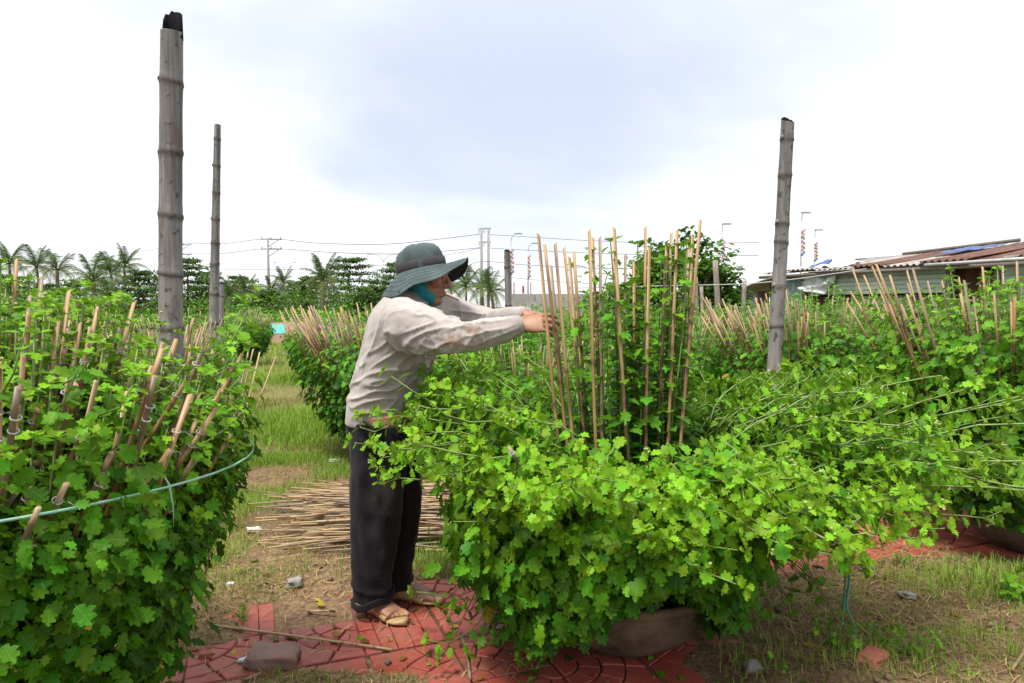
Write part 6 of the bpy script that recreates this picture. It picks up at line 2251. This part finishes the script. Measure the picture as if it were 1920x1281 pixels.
drop('plastic_scrap', 462, 1240, (.05, .03, .012), 12, M['scrap'], 'white scrap tucked behind the broken brick', 'scrap', .9, amp=.4)
drop('plastic_scrap', 628, 868, (.10, .05, .02), 13, M['scrap'], 'grey white scrap on the path behind the worker\'s legs', 'scrap', .1, amp=.4)

# ------------------------------------------------------------------ grass, straw, litter
grng = np.random.default_rng(71)


def free_of_bush(x, y):
    ok = np.ones(len(x), bool)
    for cx, cy, r in [(LBC[0], LBC[1], .5), (CC[0], CC[1], .33)] + [(f[0], f[1], f[2] * .55) for f in F]:
        ok &= (x - cx) ** 2 + (y - cy) ** 2 > r * r
    return ok


def on_tiles(x, y):
    u, v = pav_uv(x, y)
    return (v > PAV_N0) & (v < PAV_N1 - .02) & (ground_z(x, y) < -.002)


def nz(x, y, s, o=0.0):
    return np.array([noise.noise(Vector((a_ * s + o, b_ * s, o * 1.7))) for a_, b_ in zip(x, y)])


def blades(n, x0, x1, y0, y1, h, w, dens, seed, age):
    rr_ = np.random.default_rng(seed)
    x, y = rr_.uniform(x0, x1, n), rr_.uniform(y0, y1, n)
    k_ = rr_.random(n) < dens(x, y)
    x, y = x[k_], y[k_]
    k_ = free_of_bush(x, y) & ~on_tiles(x, y)
    x, y = x[k_], y[k_]
    n = len(x)
    hh = h(x, y) * rr_.uniform(.45, 1.25, n)
    th = rr_.random(n) * 6.283
    ln = rr_.uniform(.1, .75, n)
    d = np.stack((np.cos(th), np.sin(th), 0 * th), 1); s = np.stack((-np.sin(th), np.cos(th), 0 * th), 1)
    b_ = np.stack((x, y, ground_z(x, y) - .004), 1)
    ww = (w * rr_.uniform(.6, 1.3, n))[:, None]
    m_ = b_ + d * (hh * ln * .35)[:, None] + UP * (hh * .6)[:, None]
    t_ = b_ + d * (hh * ln)[:, None] + UP * (hh * (1 - .35 * ln))[:, None]
    V = np.stack((b_ - s * ww, b_ + s * ww, m_ + s * ww * .75, m_ - s * ww * .75, t_), 1)
    ag = age(x, y, rr_)
    return V, ag, rr_.random(n)


def lush(x, y):
    return np.exp(-(((x + 2.05) / .75) ** 2 + ((y - 7.0) / .9) ** 2)) + .7 * np.exp(-(((x + 3.7) / 1.2) ** 2 + ((y - 12.2) / 1.4) ** 2))


def dry(x, y):
    return np.exp(-(((x + 2.9) / 1.0) ** 2 + ((y - 9.3) / .8) ** 2))


sets = []
nf_ = lambda x, y: np.clip(.38 + 2.0 * nz(x, y, 1.4, 3.0) + .22 * (y < 4.6), .04, 1)
# the path and its verges
sets.append(blades(85000, -2.6, .2, 2.9, 5.6, lambda x, y: .065 + .03 * nz(x, y, 2.0, 1.0) , .0018, lambda x, y: nf_(x, y) * np.clip((y - 2.85) / .4, .15, 1), 1, lambda x, y, r: np.clip(.14 + .22 * nz(x, y, 1.2, 9.0) + r.normal(0, .12, len(x)) + .35 * (r.random(len(x)) < .18), 0, .72)))
sets.append(blades(70000, -4.6, -.2, 5.4, 12, lambda x, y: .06 + .16 * lush(x, y), .0032, lambda x, y: np.clip((nf_(x, y) * .8 + lush(x, y)) * (1 - .55 * dry(x, y)), 0, 1), 2, lambda x, y, r: np.clip(.2 + .65 * dry(x, y) + .2 * nz(x, y, .9, 4.0) + r.normal(0, .12, len(x)) - .1 * lush(x, y), 0, .72)))
sets.append(blades(42000, -14, 3, 11, 30, lambda x, y: .14 + 0 * x, .008, lambda x, y: .9 + 0 * x, 3, lambda x, y, r: np.clip(.2 + r.normal(0, .15, len(x)), 0, .7)))
# right foreground
tuft = lambda x, y: np.exp(-(((x - 2.15) / .42) ** 2 + ((y - 2.92) / .22) ** 2)) + .35 * np.exp(-(((x - 1.35) / .5) ** 2 + ((y - 2.3) / .18) ** 2)) + .3 * np.exp(-(((x - 2.1) / .5) ** 2 + ((y - 2.42) / .14) ** 2))
sets.append(blades(30000, .7, 3.6, 2.0, 3.6, lambda x, y: .05 + .07 * tuft(x, y), .0017, lambda x, y: np.clip(.12 + .25 * nz(x, y, 3.0, 5.0) + .9 * tuft(x, y), .03, 1), 4, lambda x, y, r: np.clip(.12 + r.normal(0, .14, len(x)) + .3 * (r.random(len(x)) < .15), 0, .72)))
# left foot of the large plant and front edge
sets.append(blades(16000, -1.8, .3, 2.05, 3.4, lambda x, y: .045 + 0 * x, .0015, lambda x, y: np.clip(.4 + 1.6 * nz(x, y, 3.0, 8.0), .05, 1), 5, lambda x, y, r: np.clip(.25 + r.normal(0, .2, len(x)), 0, .72)))
V = np.concatenate([s[0] for s in sets]); ag = np.concatenate([s[1] for s in sets]); ti = np.concatenate([s[2] for s in sets])
n = len(V); b_ = np.arange(n)[:, None] * 5
me = fast_mesh('grass', V.reshape(-1, 3), b_ + np.array((3, 2, 4)), b_ + np.array((0, 1, 2, 3)), [M['grass']])
attr_f(me, 'age', np.repeat(ag, 5)); attr_f(me, 'tint', np.repeat(ti, 5))
tag(link('grass', me), 'short patchy grass on the path and around the paving', 'grass', None, 'stuff')

# straw: thin dry stalks lying about
M['straw'] = leaf_mat('straw', (0.52, 0.40, 0.19), (0.40, 0.28, 0.13), (0.24, 0.15, 0.08), (0.4, 0.3, 0.15), veins=False, trans=.1, rough=.8)


def straws(n, x0, x1, y0, y1, dens, seed, lmin=.03, lmax=.14):
    rr_ = np.random.default_rng(seed)
    x, y = rr_.uniform(x0, x1, n), rr_.uniform(y0, y1, n)
    k_ = rr_.random(n) < dens(x, y)
    x, y = x[k_], y[k_]; k_ = free_of_bush(x, y); x, y = x[k_], y[k_]; n = len(x)
    ln = rr_.uniform(lmin, lmax, n) * rr_.uniform(.5, 1, n); th = rr_.random(n) * 6.283
    d = np.stack((np.cos(th), np.sin(th), 0 * th), 1); s = np.stack((-np.sin(th), np.cos(th), 0 * th), 1)
    gz = lambda p: np.maximum(ground_z(p[:, 0], p[:, 1]), np.where(on_tiles(p[:, 0], p[:, 1]), .001, -1))
    c = np.stack((x, y, 0 * x), 1)
    pts = []
    for f in (-.5, 0, .5):
        p = c + d * (ln * f)[:, None] + s * (ln * rr_.normal(0, .06, n) * (f != 0))[:, None]
        p[:, 2] = gz(p) + .003 + rr_.uniform(0, .018, n) * (f == 0) + rr_.uniform(0, .006, n)
        pts.append(p)
    w = rr_.uniform(.0007, .0019, n)[:, None]
    V = np.stack((pts[0] - s * w, pts[0] + s * w, pts[1] - s * w, pts[1] + s * w, pts[2] - s * w, pts[2] + s * w), 1)
    return V, rr_.uniform(0, .7, n), rr_.random(n)


st = [straws(9000, .7, 3.6, 1.95, 3.7, lambda x, y: np.clip(.75 + .9 * nz(x, y, 2.2, 2.0), .1, 1), 1),
      straws(5200, -1.7, .4, 1.95, 2.75, lambda x, y: np.where(on_tiles(x, y), .08, .6), 2, .02, .1),
      straws(5200, -2.2, .2, 2.7, 3.7, lambda x, y: np.where(on_tiles(x, y), .08, .5), 3, .02, .1),
      straws(14000, -4.2, 0, 3.6, 11, lambda x, y: np.clip(.5 + dry(x, y) + .8 * nz(x, y, 1.5, 6), .05, 1), 4, .04, .16)]
V = np.concatenate([s[0] for s in st]); ag = np.concatenate([s[1] for s in st]); ti = np.concatenate([s[2] for s in st])
n = len(V); b_ = np.arange(n)[:, None] * 6
me = fast_mesh('straw', V.reshape(-1, 3), np.zeros((0, 3), int), np.concatenate((b_ + np.array((0, 1, 3, 2)), b_ + np.array((2, 3, 5, 4)))), [M['straw']])
attr_f(me, 'age', np.repeat(ag, 6)); attr_f(me, 'tint', np.repeat(ti, 6))
tag(link('straw', me), 'dry straw and grass cuttings scattered over the earth and paving', 'straw', None, 'stuff')

# fallen leaves and crumbs of earth
LS = Leaves(); n = 420
x, y = grng.uniform(-1.6, 3.2, n), grng.uniform(2.0, 3.8, n)
z = np.maximum(ground_z(x, y), np.where(on_tiles(x, y), 0, -1)) + .006
dd = grng.normal(0, 1, (n, 3)); dd[:, 2] *= .15
LS.add(np.stack((x, y, z), 1), dd, UP + grng.normal(0, .25, (n, 3)), grng.uniform(.018, .045, n), grng.choice([.2, .45, .9, .97, 1.0], n, p=[.14, .12, .14, .25, .35]))
tag(build_leaves(LS, None, (0, 0, 0), LEAF_LO, M['leaf_far'], 'leaf_litter', seed=9, lc=False), 'withered and green fallen leaves on the paving and earth', 'leaves', None, 'stuff')
n = 2600
x, y = grng.uniform(-2.2, 3.4, n), grng.uniform(2.0, 4.6, n)
k_ = (~on_tiles(x, y)) | (grng.random(n) < .16)
x, y = x[k_], y[k_]; n = len(x)
r = .0025 + .009 * grng.random(n) ** 5 * 2
z = np.maximum(ground_z(x, y), np.where(on_tiles(x, y), 0, -1)) + r * .3
oct_ = np.array([(1, 0, 0), (-1, 0, 0), (0, 1, 0), (0, -1, 0), (0, 0, 1), (0, 0, -1)], float)
of = np.array([(0, 2, 4), (2, 1, 4), (1, 3, 4), (3, 0, 4), (2, 0, 5), (1, 2, 5), (3, 1, 5), (0, 3, 5)])
V = np.stack((x, y, z), 1)[:, None] + oct_[None] * r[:, None, None] * grng.uniform(.6, 1.2, (n, 6, 1)) * np.array((1, 1, .7))
me = fast_mesh('gravel', V.reshape(-1, 3), (of[None] + (np.arange(n) * 6)[:, None, None]).reshape(-1, 3), np.zeros((0, 4), int), [simple('earth_crumbs', (0.25, 0.17, 0.11), .95, .4, 30, 0, col2=(0.12, 0.075, 0.05))], True)
tag(link('gravel', me), 'crumbs of earth and grit on the ground', 'grit', None, 'stuff')

# small weeds
def weed(px, py, hgt, n_st, leaf, lab, seed, age=(.3, .08)):
    rr_ = np.random.default_rng(seed)
    p = gp(px, py); p[2] = float(ground_z(p[0], p[1]))
    root = thing('weed', p, lab, 'weed', 'weeds on the earth')
    LS = Leaves(); g_ = Geo()
    for i in range(n_st):
        th = rr_.random() * 6.28; o = np.array((math.cos(th), math.sin(th), 0))
        e = o * hgt * rr_.uniform(.3, .9) + UP * hgt * rr_.uniform(.4, 1)
        pth = spline([np.zeros(3), e * .5 + UP * hgt * .12, e], 7)
        shoot(LS, pth, rr_, .022, leaf, leaf * .7, .25, age[0], age[1], 4, .15)
        g_.add(*tube(pth[::2], .0014, 4))
    build_leaves(LS, root, (0, 0, 0), LEAF_LO, M['leaf_far'], 'foliage', seed=seed, lc=False)
    link('stems', g_.mesh('stems', [M['stem']]), root)['kind'] = 'stuff'


weed(1705, 1255, .10, 7, .03, 'small leafy weed right of the red tile chip', 1)
weed(1655, 1235, .08, 6, .026, 'small leafy weed above the red tile chip', 2)
weed(1900, 1130, .13, 6, .05, 'broad leaved weed at the right picture edge', 3)
weed(1570, 1230, .10, 8, .028, 'weed clump left of the green tape on the earth', 4)
weed(1690, 1060, .06, 5, .022, 'tiny weed at the corner of the red paving, right side', 5)
weed(1000, 1262, .09, 5, .03, 'weed sprig on the paving at the picture\'s bottom, left of the cement pot', 6)
weed(455, 1160, .06, 6, .02, 'tiny weed in the grass between the large plant and the paving', 7)
weed(940, 1215, .12, 4, .042, 'leafy sprig on the paving below the sprawling plant', 8)
# sprigs reaching out over the paving beside the sandals
rr_ = np.random.default_rng(5)
LS = Leaves()
for pts in ([(905, 1120, 2.5), (860, 1125, 2.5), (810, 1113, 2.5), (772, 1110, 2.5)], [(900, 1165, 2.5), (870, 1190, 2.45), (835, 1205, 2.4), (800, 1200, 2.38)], [(870, 1110, 2.55), (845, 1150, 2.52), (850, 1180, 2.5), (838, 1140, 2.6)]):
    P = spline([at(*q) for q in pts], 10)
    P[:, 2] = np.maximum(P[:, 2], .03)
    shoot(LS, P, rr_, .035, .042, .035, .2, .4, .1, 5, .3)
    link('stem', Geo().add(*tube(P, .002, 5)).mesh('stem', [M['stem']], True, CC), centre)
P_, D_, N_, S_, A_ = LS.arrays(); X_ = np.cross(D_, N_)
o = build_leaves(LS, centre, CC, LEAF_HI, M['leaf'], 'low_foliage', seed=12)
